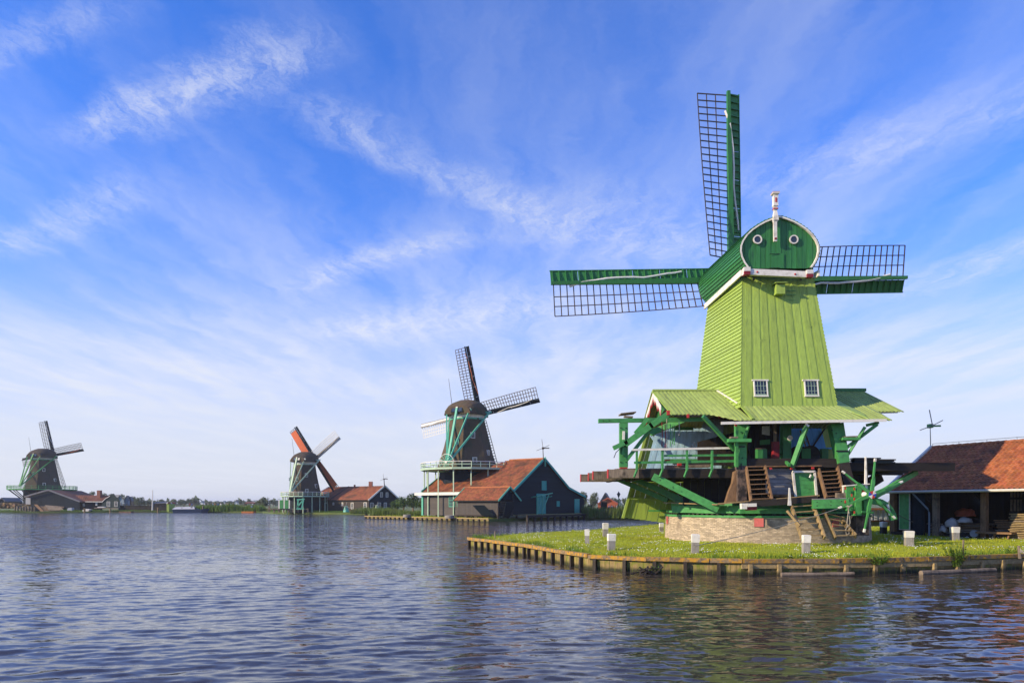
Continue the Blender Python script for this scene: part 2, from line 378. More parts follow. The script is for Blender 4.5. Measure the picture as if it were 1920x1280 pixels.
go = np_mesh('lawn', np.stack([X0, Y0, Z0], -1).reshape(-1, 3), q, turf, smooth=True); tag(go, kind='structure')
# grass blades
def blades(name, xs, ys, zs, h, wd, mat, lean=.35, hvar=.5):
    n = len(xs); a = rng.random(n)*6.28; hh = h*(1-hvar/2+hvar*rng.random(n)); ww = wd*(.7+.6*rng.random(n))
    la = rng.random(n)*6.28; ll = hh*lean*rng.random(n)
    v = np.zeros((n, 3, 3)); dx = np.cos(a)*ww/2; dy = np.sin(a)*ww/2
    v[:, 0] = np.stack([xs-dx, ys-dy, zs], -1); v[:, 1] = np.stack([xs+dx, ys+dy, zs], -1)
    v[:, 2] = np.stack([xs+np.cos(la)*ll, ys+np.sin(la)*ll, zs+hh], -1)
    o = np_mesh(name, v.reshape(-1, 3), np.arange(3*n).reshape(-1, 3), mat)
    return tag(o, kind='stuff')
N = 330000
u = rng.random(N); yy = 25+(66-25)*u**1.6; xx = -3+rng.random(N)*37
m = inside(xx, yy, PEN) & ((xx-13.6)**2+(yy-37.5)**2 > 5.1**2) & (xx/yy < .80)
xx = xx[m]; yy = yy[m]
Zi = lambda x, y: Z0[np.clip(((y-25)/st).round().astype(int), 0, len(gy)-1), np.clip(((x+3)/st).round().astype(int), 0, len(gx)-1)]
patch = np.array([mnoise.noise(V((x*.5, y*.5, 3))) for x, y in zip(xx, yy)])
ct = rng.integers(0, len(xx), 700); cx_ = np.repeat(xx[ct], 16)+rng.normal(0, .06, 11200); cy_ = np.repeat(yy[ct], 16)+rng.normal(0, .06, 11200)
blades('grass_tufts', cx_, cy_, Zi(cx_, cy_)-.02, .13, .025, grassm, .5, .9)
blades('grass', xx, yy, Zi(xx, yy)-.01, .062*(1+.6*patch), .026, grassm)
# taller weeds along the water's edge
wx = []; wy = []
edge = BACK[3:]+[QUAY[0]]
for i in range(len(edge)-1):
    a = V(edge[i]); bb = V(edge[i+1]); L = (bb-a).length
    for k in range(int(L*130)):
        p = a.lerp(bb, random.random()); wx.append(p.x+random.gauss(.25, .28)); wy.append(p.y+random.gauss(-.1, .28))
wx = np.array(wx); wy = np.array(wy); blades('edge_grass', wx, wy, np.full(len(wx), .45), .30, .035, weedm, .5, .9)
wx = []; wy = []
for i in range(len(QUAY)-1):
    a = V(QUAY[i]); bb = V(QUAY[i+1]); L = (bb-a).length; nn = V((-(bb-a).y, (bb-a).x)).normalized()
    for k in range(int(L*110)):
        p = a.lerp(bb, random.random())
        if mnoise.noise(V((p.x*.6, p.y*.6, 9))) < -.05: continue
        p = p+nn*abs(random.gauss(.30, .12)); wx.append(p.x); wy.append(p.y)
wx = np.array(wx); wy = np.array(wy); blades('quay_weeds', wx, wy, np.full(len(wx), .50), .24, .03, weedm, .5, 1.1)
# daisies
n = 6500; u = rng.random(n); yy = 25.6+30*u**1.5; xx = -2+rng.random(n)*34
pt = np.array([mnoise.noise(V((x*.45, y*.45, 6))) for x, y in zip(xx, yy)])
m = inside(xx, yy, PEN) & (pt > .02) & ((xx-13.6)**2+(yy-37.5)**2 > 5.5**2); xx = xx[m]; yy = yy[m]; zz_ = Zi(xx, yy)+.07+.05*rng.random(len(xx))
r_ = .009+.010*rng.random(len(xx)); v = np.zeros((len(xx), 4, 3))
for k, (dx, dy, dz) in enumerate(((-1, -.6, -.5), (1, -.6, -.5), (1, .6, .5), (-1, .6, .5))): v[:, k] = np.stack([xx+dx*r_, yy+dy*r_, zz_+dz*r_], -1)
tag(np_mesh('daisies', v.reshape(-1, 3), np.arange(4*len(xx)).reshape(-1, 4), daisy), kind='stuff')
# the far bank, out to the horizon
FAR = [(4000, 90), (100, 98), (40, 107), (27, 110), (13.5, 113), (11, 117), (1, 104.5), (-3.4, 99.9), (-25.5, 121), (-28, 137), (-33.5, 161), (-35.5, 167), (-62, 180), (-66, 189), (-72, 200), (-102, 205), (-130, 199), (-152, 196), (-172, 194), (-300, 190), (-4000, 180), (-4000, 5000), (4000, 5000)]
land('far_bank', FAR, .42, farland)

# ------------------------------------------------------------------ quay
qr = empty('quay_wall', (8, 26, 0), 0, 'long timber quay wall with orange lichen along the lawn of the green windmill', 'quay wall')
POSTS_FRONT = []
for i in range(len(QUAY)-1):
    a = V((*QUAY[i], 0)); bb = V((*QUAY[i+1], 0)); d = (bb-a).normalized(); L = (bb-a).length; nn = V((d.y, -d.x, 0))
    z = V((0, 0, 1)); right = a.x > 8
    s = 0.0
    while s < L-.02:
        e_ = min(L+.02, s+random.uniform(1.9, 3.1)); e_ = L+.02 if L-e_ < .8 else e_; j0 = random.uniform(-.02, .02)
        MB().beam(a+d*(s+.006)+z*(.52+j0)+nn*(.02+j0), a+d*e_+z*(.52+j0+random.uniform(-.015, .015))+nn*(.02+random.uniform(-.02, .02)), .20, .15+random.uniform(-.01, .02)).build('cap_beam', lichen, qr); s = e_
    s = 0.0
    while s < L-.05:
        wd = random.uniform(.19, .26); p0 = a+d*s; p1 = a+d*min(L, s+wd-.012); o_ = random.uniform(0, .012); h = random.uniform(.42, .445)
        MB().slab([p0-z*.5+nn*o_, p1-z*.5+nn*o_, p1+z*h+nn*o_, p0+z*h+nn*o_], nn*-.04).build('plank', quayboard, qr); s += wd
    if right or i == 4:
        MB().beam(a+z*.33+nn*.04, bb+z*.33+nn*.04, .07, .19).build('waling', quaytimber, qr)
    step = 1.0 if i < 2 else 1.16; s = .3
    while s < L-.1:
        p = a+d*s+nn*.09
        MB().beam(p-z*.6, p+z*(.43 if not right else random.uniform(.30, .40)), .15, .13, up=d, wd2=.14).build('quay_post', wetwood if not right else quaytimber, qr); s += step*random.uniform(.92, 1.08)
def log(a, b_, r, label):
    o = MB(); pts = [V(a).lerp(V(b_), k/6)+V((0, 0, random.uniform(-.01, .01))) for k in range(7)]
    o.tube(pts, r, 9, r*.8); tag(o.build('floating_log', drywood, smooth=False), label, 'log', 'logs floating along the quay')
log((9.7, 25.0, .03), (12.4, 25.15, .06), .09, 'thin log floating against the quay below the ladders')
log((15.1, 25.6, .04), (18.6, 26.7, .06), .10, 'longer log floating against the quay below the leafy bush')
# ------------------------------------------------------------------ mooring posts
def bollard(x, Y, wpx, hpx, label, mat=concrete):
    wd = wpx*.90/F*Y; X = (x-960)/F*Y; gz = ground_z(X, Y) if X < 34 else .7; h = hpx/F*Y
    r = empty('mooring_post', (X, Y, gz), random.uniform(-.25, .1), label, 'mooring post', 'white-topped mooring posts on the lawn')
    r.rotation_euler = (random.uniform(-.03, .03), random.uniform(-.035, .035), r.rotation_euler.z)
    mb = MB(); mb.beam((0, 0, -.15), (0, 0, h*.6), wd*.86, wd*.86, up=(0, 1, 0), wd2=wd*.84, ht2=wd*.84); mb.build('shaft', mat, r, True)
    mb = MB(); mb.beam((0, 0, h*.585), (0, 0, h), wd*.88, wd*.88, up=(0, 1, 0), wd2=wd*.96, ht2=wd*.96); c = mb.build('painted_top', white, r, True)
    mb = MB(); mb.beam((0, 0, h+.001), (0, 0, h+.02), wd*.94, wd*.94, up=(0, 1, 0), wd2=wd*.75, ht2=wd*.75); mb.build('cap_slope', white, c, True)
    return r
bollard(1101, 33.6, 11, 27, 'white-topped post, leftmost of the three together on the left lawn')
bollard(1135, 38.5, 12, 26, 'white-topped post, rearmost of the three together on the left lawn')
bollard(1146, 29.6, 17, 30, 'white-topped post, nearest to the water of the three on the left lawn')
bollard(1303, 27.6, 17, 35, 'white-topped post with a rope tied round it before the brick base')
bollard(1511, 27.9, 16, 33, 'white-topped post at the foot of the lower wooden ladder')
bollard(1240, 46, 9, 16, 'white-topped post half hidden behind the left end of the brick base')
bollard(1704, 31.4, 18, 28, 'white-topped post standing alone on the right lawn nearest the quay')
bollard(1656, 43, 12, 22, 'shaded post with black shaft before the grey sheet piles', darkwood)
bollard(1759, 42.0, 11, 20, 'white-topped post close to the shed opening')
bollard(1790, 35.4, 15, 25, 'white-topped post with a dark cord round it right of the pair by the shed')
# ------------------------------------------------------------------ the green windmill
MC = V((13.6, 37.5, .72))
mill = empty('windmill', MC, 0, 'big lime green windmill with dark green round cap on a brick base', 'windmill')
def bm_(name, mat, *beams, parent=None, **kw):
    mb = MB()
    for x in beams: mb.beam(*x[:4], **(x[4] if len(x) > 4 else {}))
    return mb.build(name, mat, parent or mill)
def quad_at(q, u, v):
    a, b_, c, d = q
    return lerp(lerp(a, b_, u), lerp(d, c, u), v)
def qnormal(q, away):
    n = (q[1]-q[0]).cross(q[3]-q[0]).normalized()
    return n if n.dot(away) > 0 else -n
# plinth: a mortar drum with bricks laid proud of it
def plinth():
    pr = 5.2; zb, zt = .60, 1.93
    core = MB().lathe((MC.x, MC.y, 0), [(pr-.01, zb), (pr-.07, zt-.02)], 64).build('brick_base', mortar, mill)
    mb = MB(); nc = 21; ch = (zt-zb)/nc; circ = 150
    for r in range(nc):
        z0 = zb+r*ch; rad = pr-.06*(r/nc)
        for k in range(circ):
            a0 = 2*math.pi*(k+(r % 2)*.5)/circ; a1 = a0+2*math.pi/circ*.955
            if math.sin((a0+a1)/2) > .35: continue
            o = random.uniform(0, .008)
            if r == nc-1: a1 = a0+2*math.pi/circ*.97
            pts = [V((MC.x+(rad+oo)*math.cos(a), MC.y+(rad+oo)*math.sin(a), z)) for z in (z0, z0+ch*.84) for a, oo in ((a0, -.05), (a0, .012+o), (a1, .012+o), (a1, -.05))]
            mb.add(pts, [[3, 2, 1, 0], [4, 5, 6, 7], [0, 1, 5, 4], [1, 2, 6, 5], [2, 3, 7, 6]])
    tag(mb.build('bricks', brick, core), kind='stuff')
    for x, wd in ((1282, .30), (1415, .42), (1556, .36)):
        ang = -math.acos(max(-1, min(1, (((x-960)/F*33.2)-MC.x)/5.25)))
        c = V((MC.x+5.2*math.cos(ang), MC.y+5.2*math.sin(ang), 1.72)); d = V((math.cos(ang), math.sin(ang), 0)); tn = V((-d.y, d.x, 0))
        MB().beam(c-tn*wd/2, c+tn*wd/2, .035, .40).build('red_plate', plate, core)
plinth()
def ring(name, mat, r0, r1, z0, z1, n=48, a0=0):
    mb = MB(); vs = []; fs = []
    for k in range(n):
        a = a0+2*math.pi*k/n
        for r, z in ((r0, z0), (r1, z0), (r1, z1), (r0, z1)): vs.append((MC.x+r*math.cos(a), MC.y+r*math.sin(a), z))
    for k in range(n):
        i = 4*k; j = 4*((k+1) % n)
        for e in range(4): fs.append([i+e, i+(e+1) % 4, j+(e+1) % 4, j+e][::-1])
    return mb.add(vs, fs).build(name, mat, mill)
ring('lower_ring', green, 4.6, 5.22, 1.935, 2.04); ring('white_line', white, 4.7, 5.17, 1.915, 1.934)
ring('upper_ring', green, 4.6, 5.12, 2.13, 2.24); ring('dark_ring', darkwood, 4.5, 4.95, 2.04, 2.13)
for k in range(56):
    a = -math.pi+math.pi*k/55
    p = V((MC.x+5.03*math.cos(a), MC.y+5.03*math.sin(a), 2.085)); d = V((math.cos(a), math.sin(a), 0))
    MB().beam(p-d*.1, p+d*.1, .14, .08).build('roller', darkwood, mill)
ring('turning_frame', green, 4.3, 4.95, 2.28, 2.62, 8, R(22.5)); ring('frame_boards', darkwood, 3.5, 4.8, 2.24, 2.28, 8, R(22.5))
# green sole timbers on the left front
bm_('sole_beam', green, (V((8.4, 36.0, 2.33)), V((10.95, 33.05, 2.33)), .3, .36))
bm_('sole_beam', green, (P(1386, 958, 32.8), P(1530, 958, 32.6), .3, .22))
bm_('rusty_shoe', maroon, (P(1399, 952, 32.0), P(1417, 951, 32.0), .3, .22)); bm_('white_shoe', white, (P(1389, 948.5, 31.9), P(1399, 948.5, 31.9), .26, .26), (P(1399.5, 946.5, 31.88), P(1417, 946, 31.88), .26, .15))
# body
FBL, FBR, FTR, FTL = V((11.29, 34.2, 7.34)), V((16.02, 34.2, 7.34)), V((15.38, 35.45, 14.12)), V((11.78, 35.45, 14.15))
LBT, LBB = V((11.64, 41, 14.5)), V((10.70, 41, 7.34)); RBT, RBB = V((15.40, 41, 14.5)), V((16.35, 41, 7.34))
ins = .06
core = MB(); cpts = [FBL, FBR, RBB, LBB, FTL, FTR, RBT, LBT]; cc = sum(cpts, V())/8
core.add([p+(cc-p).normalized()*ins*6 for p in cpts], [[3, 2, 1, 0], [4, 5, 6, 7], [0, 1, 5, 4], [1, 2, 6, 5], [2, 3, 7, 6], [3, 0, 4, 7]])
core = core.build('body_frame', darkwood, mill)
qF = (FBL, FBR, FTR, FTL); nb = 19
for i in range(nb):
    u0, u1 = i/nb, (i+1)/nb; o = .018 if i % 2 else 0; g = .0015
    pts = [quad_at(qF, u0+g-(.012 if i % 2 else 0), 0), quad_at(qF, u1-g+(.012 if i % 2 else 0), 0), quad_at(qF, u1-g+(.012 if i % 2 else 0), 1), quad_at(qF, u0+g-(.012 if i % 2 else 0), 1)]
    d = V((0, -1, .18)).normalized()
    MB().slab([p+d*o for p in pts], d*.03).build('front_board', lime, mill)
def clap(q, n, away, name, mat, over=.04, t0=.062, t1=.010):
    """lapped boards: each one's lower edge stands proud of the board below"""
    nn = qnormal(q, away)
    for i in range(n):
        v0, v1 = i/n, (i+1.06)/n; v1 = min(v1, 1.0)
        a, b_, c, d = quad_at(q, 0, v0), quad_at(q, 1, v0), quad_at(q, 1, v1), quad_at(q, 0, v1)
        e = (b_-a).normalized(); a = a-e*over; d = d-e*over
        vs = [a, b_, c, d, a+nn*t0, b_+nn*t0, c+nn*t1, d+nn*t1]
        fs = [[0, 3, 2, 1], [4, 5, 6, 7], [0, 1, 5, 4], [1, 2, 6, 5], [2, 3, 7, 6], [3, 0, 4, 7]]
        if (vs[1]-vs[0]).cross(vs[3]-vs[0]).dot(nn) < 0: fs = [f[::-1] for f in fs]
        MB().add(vs, fs).build(name, mat, mill)
clap((FBL, LBB, LBT, FTL), 35, V((-1, 0, 0)), 'side_board', lime)
clap((FBR, RBB, RBT, FTR), 35, V((1, 0, 0)), 'side_board', lime)
def tower_window(x0, y0, x1, y1, Y):
    a = P(x0, y1, Y); b_ = P(x1, y0, Y); cx = (a.x+b_.x)/2; lean = V((0, .184, 1)).normalized(); h = (b_.z-a.z); wd = b_.x-a.x
    base = V((cx, Y, a.z)); nrm = V((0, -1, .184)).normalized(); base = base+nrm*.05
    fr = MB(); ex = V((1, 0, 0))
    for s in (-1, 1): fr.beam(base+ex*s*(wd/2-.04), base+ex*s*(wd/2-.04)+lean*h, .055, .09, up=nrm)
    fr.beam(base-ex*(wd/2+.05)+lean*(h+.03), base+ex*(wd/2+.05)+lean*(h+.03), .12, .07); fr.beam(base-ex*wd/2, base+ex*wd/2, .1, .06)
    f = fr.build('window', white, mill)
    MB().slab([base-ex*(wd/2-.06), base+ex*(wd/2-.07), base+ex*(wd/2-.07)+lean*h, base-ex*(wd/2-.07)+lean*h], nrm*.02).build('pane', glass, f)
    mb = MB()
    for k in range(1, 4): x = -wd/2+.06+(wd-.12)*k/4; mb.beam(base+ex*x+nrm*.022, base+ex*x+lean*h+nrm*.022, .014, .012, up=nrm)
    for k in range(1, 3): mb.beam(base-ex*(wd/2-.06)+lean*h*k/3+nrm*.025, base+ex*(wd/2-.06)+lean*h*k/3+nrm*.022, .014, .012, up=nrm)
    mb.beam(base-ex*(wd/2-.08)+lean*.055+nrm*.03, base+ex*(wd/2-.08)+lean*.055+nrm*.03, .03, .06)
    mb.build('glazing_bar', palegreen, f)
tower_window(1413, 713, 1440, 743, 34.28); tower_window(1508, 713, 1535, 743, 34.28)
c = P(1461, 544, 35.05)
bx = MB().box(c, .44, .42, .48).build('hood_box', lime, mill); MB().slab([c+V((-.29, -.34, .27)), c+V((.29, -.34, .27)), c+V((.29, .25, .33)), c+V((-.29, .25, .33))], (0, 0, .04)).build('lid', lime, bx)
for y in (545, 553, 563): bm_('hatch_hinge', dgreen, (P(1474, y, 35.18), P(1492, y, 35.18), .022, .022))
for x in (1413, 1501): bm_('beam_hole', black, (P(x-2, 523, 35.22), P(x+2, 523, 35.22), .06, .13))
# cap
CAPX, CAPZ, CAPY0, CAPY1 = 13.42, 15.42, 34.9, 41.35
PROF = [(1.62, -1.0), (1.80, -.75), (1.94, -.45), (2.0, -.15), (1.98, .12), (1.88, .38), (1.68, .68), (1.40, .95), (1.08, 1.17), (.74, 1.36), (.36, 1.51), (0, 1.62)]
def cap_pt(x, z, y, grow=0):
    tt = (y-CAPY0)/(CAPY1-CAPY0); s = 1+.03*tt
    d = V((x, z)); d = d*(1+grow/max(.1, d.length))
    return V((CAPX-.20*tt+d.x*s, y, CAPZ+.22*tt+d.y*s))
shell = MB()
def sub(p, k=2):
    out = []
    for a, b_ in zip(p[:-1], p[1:]):
        for i in range(k): out.append((lerp(a[0], b_[0], i/k), lerp(a[1], b_[1], i/k)))
    return out+[p[-1]]
half = sub(PROF, 2)
for sgn in (-1, 1):
    for (xa, za), (xb, zb_) in zip(half[:-1], half[1:]):
        vs = []
        for y in (CAPY0-.14, CAPY1):
            vs += [cap_pt(sgn*xa, za, y, 0), cap_pt(sgn*xb, zb_, y, 0), cap_pt(sgn*xb*1.0, zb_, y, .012), cap_pt(sgn*xa, za, y, .055)]
        fs = [[0, 1, 2, 3], [4, 7, 6, 5], [3, 2, 6, 7], [0, 4, 5, 1], [0, 3, 7, 4], [1, 5, 6, 2]]
        if sgn < 0: fs = [f[::-1] for f in fs]
        MB().add(vs, fs).build('cap_board', dgreen, mill)
def prof_z(x, top=True):
    x = abs(x); best = None
    pr = [p for p in PROF]
    for a, b_ in zip(pr[:-1], pr[1:]):
        lo, hi = min(a[0], b_[0]), max(a[0], b_[0])
        if lo <= x <= hi and (top == ((a[1]+b_[1])/2 > 0)):
            k = (x-a[0])/(b_[0]-a[0]) if b_[0] != a[0] else 0; z = lerp(a[1], b_[1], k)
            if best is None or (z > best if top else z < best): best = z
    return (-1.0 if not top else 0) if best is None else best
ng = 15
for i in range(ng):
    x0, x1 = -1.96+3.92*i/ng, -1.96+3.92*(i+1)/ng-.012; o = .014 if i % 2 else 0
    zt = [prof_z(x0)-.02, prof_z((x0+x1)/2)-.02, prof_z(x1)-.02]; zb_ = [prof_z(x0, False)+.02, prof_z(x1, False)+.02]
    pts = [cap_pt(x0, zb_[0], CAPY0-o), cap_pt(x1, zb_[1], CAPY0-o), cap_pt(x1, zt[2], CAPY0-o), cap_pt((x0+x1)/2, zt[1], CAPY0-o), cap_pt(x0, zt[0], CAPY0-o)]
    MB().slab(pts, (0, .06, 0)).build('gable_board', dgreen, mill)
back = MB(); pts = [cap_pt(x, z, CAPY1-.02) for x, z in half]+[cap_pt(-x, z, CAPY1-.02) for x, z in half[::-1][1:]]
back.slab(pts, (0, .05, 0)).build('breast_board', dgreen, mill)
tr = MB(); pr2 = sub(PROF, 3)
full = [(x, z) for x, z in pr2]+[(-x, z) for x, z in pr2[::-1][1:]]
for (xa, za), (xb, zb_) in zip(full[:-1], full[1:]):
    y = CAPY0-.16
    tr.add([cap_pt(xa, za, y, -.085), cap_pt(xb, zb_, y, -.085), cap_pt(xb, zb_, y, -.01), cap_pt(xa, za, y, -.01), cap_pt(xa, za, y+.13, -.085), cap_pt(xb, zb_, y+.13, -.085), cap_pt(xb, zb_, y+.13, -.01), cap_pt(xa, za, y+.13, -.01)],
           [[3, 2, 1, 0], [4, 5, 6, 7], [0, 1, 5, 4], [2, 3, 7, 6]])
tr.build('gable_trim', white, mill)
for x in (1420, 1488):
    c = P(x, 449.5, 34.84); e = MB().lathe(c, [(.225, 0), (.225, .06), (.165, .06), (.165, .02)], 28, (0, -1, 0)).build('round_window', white, mill)
    MB().lathe(c-V((0, .01, 0)), [(.18, 0), (.18, .02)], 24, (0, -1, 0)).build('pane', glass, e)
hd = MB().slab([P(1445, 503, 34.86), P(1470, 503, 34.86), P(1470, 475, 34.86), P(1445, 475, 34.86)], (0, -.008, 0)).build('hatch', dgreen, mill)
for y in (476, 502): MB().beam(P(1443, y, 34.8), P(1462, y, 34.845), .015, .022).build('hinge', black, hd)
ax = P(1454, 415, 34.74)
fin = MB().lathe(P(1453.5, 414, 34.72), [(.10, -.1), (.19, 0), (.17, .15), (.11, .42), (.09, .5), (.14, .55), (.14, .62), (.1, .66), (.17, .72), (.15, 1.0), (.17, 1.22), (.1, 1.26), (.24, 1.32), (.24, 1.38)], 4, (0, 0, 1), R(45)).build('finial', white, mill)
bpos = P(1453.5, 414, 34.72)
MB().box(bpos+V((0, -.118, 1.0)), .07, .02, .22).build('red_panel', red, fin); MB().box(bpos+V((0, 0, .585)), .225, .225, .055).build('red_band', red, fin); MB().box(bpos+V((0, 0, 1.392)), .345, .345, .016).build('red_band', red, fin)
hang = bm_('hanging_board', white, (P(1453, 412, 34.68), P(1453.5, 453, 34.68), .17, .10)); MB().box(P(1454.5, 447, 34.6), .1, .06, .07).build('red_tip', maroon, hang)
bb = bm_('weather_beam', white, (P(1393, 510, 34.78), P(1524, 516, 34.78), .22, .30))
for x, y in ((1420, 510), (1491, 514)): MB().lathe(P(x, y, 34.67), [(.055, 0), (.03, .03)], 8, (0, -1, 0)).build('red_boss', red, bb)
for x, y in ((1399.5, 506), (1517, 511)): MB().box(P(x, y, 34.74), .32, .30, .2).build('end_block', white, bb)
for x, y in ((1399.5, 513.5), (1517, 518)): MB().box(P(x, y, 34.72), .30, .30, .16).build('end_cap', maroon, bb)
MB().slab([P(1391.5, 517, 34.9), P(1391.5, 506, 34.9), P(1322, 571, 41.3), P(1322, 580, 41.3)], (-.08, 0, 0)).build('side_trim', white, mill)
MB().slab([V((15.42, 34.9, 14.05)), V((15.42, 34.9, 14.36)), V((15.30, 41.3, 14.7)), V((15.30, 41.3, 14.4))], (.08, 0, 0)).build('side_trim', white, mill)
# sails
def rod_between(mb, a, b_, r): mb.beam(a, b_, r*2, r*2, up=(0, 1, .1))
def sail(root, hub, ex, ez, en, angle, RR, width, mats, nbar, detail=True, lead=.62, cloth_mat=None, rigged=None, boards=True, stock_w=.30):
    """one sail: stock, leading board with ribs, trailing lattice. ex right, ez up, en out of the sail plane (away from the mill)"""
    sdir = ex*(-math.sin(angle))+ez*math.cos(angle); tdir = ex*(-math.cos(angle))-ez*math.sin(angle)
    m_stock, m_bar, m_board = mats
    def pt(s, t_, tw=None):
        k = s/RR; a = R(lerp(36, 7, min(1, max(0, (k-.1)/.9)))) if tw is None else tw
        if t_ < 0: a = R(16)
        return hub+sdir*s+tdir*(t_*math.cos(a))+en*(.16-t_*math.sin(a) if t_ < 0 else .16-t_*math.sin(a)*.8)
    st = MB().beam(hub+sdir*.0, hub+sdir*RR, stock_w+.06, stock_w+.06, up=en, wd2=stock_w*.62, ht2=stock_w*.62).build('sail', m_stock, root)
    s0 = .125*RR
    bars = []
    for k in range(nbar):
        s = lerp(s0, RR*.985, k/(nbar-1)); bars.append((pt(s, -.02), pt(s, width)))
    longs = [[pt(lerp(s0, RR*.985, j/8), width*f_) for j in range(9)] for f_ in (.40, .70, 1.0)]
    if detail:
        for a, b_ in bars: MB().beam(a, b_, .055, .05, up=en).build('sail_bar', m_bar, st)
        for lg in longs:
            mb = MB()
            for a, b_ in zip(lg[:-1], lg[1:]): mb.beam(a, b_, .05, .04, up=en)
            mb.build('long_bar', m_bar, st)
    else:
        mb = MB()
        for a, b_ in bars: mb.beam(a, b_, .10, .05, up=en)
        for lg in longs:
            for a, b_ in zip(lg[:-1], lg[1:]): mb.beam(a, b_, .10, .05, up=en)
        mb.build('lattice', m_bar, st)
    if boards:
        mb = MB(); nseg = 6
        for j in range(nseg):
            sa, sb = lerp(s0*.8, RR, j/nseg), lerp(s0*.8, RR, (j+1)/nseg-.003)
            o = MB().slab([pt(sa, -.10), pt(sb, -.10), pt(sb, -lead), pt(sa, -lead)], en*.03).build('wind_board', m_board, st)
        MB().beam(pt(s0*.8, -lead), pt(RR, -lead), .05, .10, up=en).build('board_edge', m_stock, st)
        if detail:
            for k in range(nbar):
                s = lerp(s0, RR*.985, k/(nbar-1)); a, b_ = pt(s, -.12), pt(s, -lead)
                MB().slab([a-en*.02, b_-en*.02, b_-en*.07, a-en*.16], sdir*.045).build('board_rib', m_board, st)
    if rigged == 'full':
        mb = MB()
        for j in range(10):
            sa, sb = lerp(s0, RR*.93, j/10), lerp(s0, RR*.93, (j+1)/10)
            mb.slab([pt(sa, .05)-en*.06, pt(sb, .05)-en*.06, pt(sb, width)-en*.06, pt(sa, width)-en*.06], en*.025)
        mb.build('sailcloth', cloth_mat, st)
    elif cloth_mat is not None:
        pts = [pt(RR*.90, .20)-en*.1, pt(RR*.83, -.04)-en*.22, pt(RR*.70, -.22)-en*.26, pt(RR*.60, -.28)-en*.24, pt(RR*.50, -.24)-en*.24, pt(RR*.36, -.52)-en*.12, pt(RR*.28, -.66)-en*.05]
        fine = []
        for a, b_ in zip(pts[:-1], pts[1:]): fine += [a, lerp(a, b_, .5)+V((random.uniform(-.02, .02), 0, random.uniform(-.03, .03)))]
        MB().tube(fine+[pts[-1]], .075 if detail else .10, 6, .06).build('rolled_cloth', cloth_mat, st)
    return st
yaw = R(5.5); tilt = R(4)
ex = V((math.cos(yaw), math.sin(yaw), 0)); fw = V((-math.sin(yaw), math.cos(yaw), 0))
en = (fw*math.cos(tilt)+V((0, 0, math.sin(tilt)))).normalized(); ez = (V((0, 0, 1))*math.cos(tilt)-fw*math.sin(tilt)).normalized()
HUB = P(1371, 528, 42.25)
for a in (0, 90, 180, 270):
    sail(mill, HUB-en*(.32 if a % 180 else 0), ex, ez, en, R(a+2.6), 11.15, 1.95, (dgreen if a != 90 else dgreen, iron, dgreen), 25, True, .84, cloth)
MB().beam(HUB-en*1.5, HUB+en*.5, .5, .5).build('windshaft', dgreen, mill)
# the broad back wall, lime green outside, light blue inside above the floor
nbw = 40; BY = 41.0
for i in range(nbw):
    u0, u1 = i/nbw, (i+.96)/nbw
    def edge_x(u, z): hw = lerp(6.95, 4.6, (z-1.8)/(10.2-1.8)); return MC.x-.1+hw*(2*u-1)
    zb_ = 1.78-.55*min(1, min(u0, 1-u0)*3.2); o = .015*(i % 2)
    MB().slab([(edge_x(u0, zb_), BY-o, zb_), (edge_x(u1, zb_), BY-o, zb_), (edge_x(u1, 8.3), BY-o, 8.3), (edge_x(u0, 8.3), BY-o, 8.3)], (0, .05, 0)).build('back_board', lime, mill)
for sx in (0, 1):
    bm_('corner_batten', lime, (V((edge_x(sx, 1.75), BY-.09, 1.75)), V((edge_x(sx, 8.3), BY-.09, 8.3)), .16, .14))
bm_('wall_rail', lime, (V((6.8, BY-.1, 2.95)), V((11.6, BY-.1, 2.55)), .12, .12)); bm_('wall_rail', green, (P(1216, 957, 40.7), P(1255, 957, 40.7), .08, .1))
for i in range(22):
    u0 = .045+.36*i/22; u1 = u0+.35/22; z0, z1 = 4.36, 8.2; o = .012*(i % 2)
    MB().slab([(edge_x(u0, z0), BY-.16-o, z0), (edge_x(u1, z0), BY-.16-o, z0), (edge_x(u1, z1), BY-.16-o, z1), (edge_x(u0, z1), BY-.16-o, z1)], (0, .03, 0)).build('blue_board', blue, mill)
for i in range(20):
    u0 = .57+.36*i/20; u1 = u0+.35/20; z0, z1 = 4.36, 8.2; o = .012*(i % 2)
    MB().slab([(edge_x(u0, z0), BY-.16-o, z0), (edge_x(u1, z0), BY-.16-o, z0), (edge_x(u1, z1), BY-.16-o, z1), (edge_x(u0, z1), BY-.16-o, z1)], (0, .03, 0)).build('blue_board', blue2, mill)
bm_('blue_rail', blue2, (P(1482, 840, 40.7), P(1566, 840, 40.7), .05, .08)); bm_('wall_brace', darkwood, (P(1522, 840, 40.7), P(1550, 798, 40.7), .06, .08))
bm_('blue_rail', green, (P(1265, 803, 40.6), P(1300, 803, 40.6), .1, .2)); bm_('wall_brace', blue, (P(1220, 815, 40.6), P(1240, 843, 40.6), .1, .14))
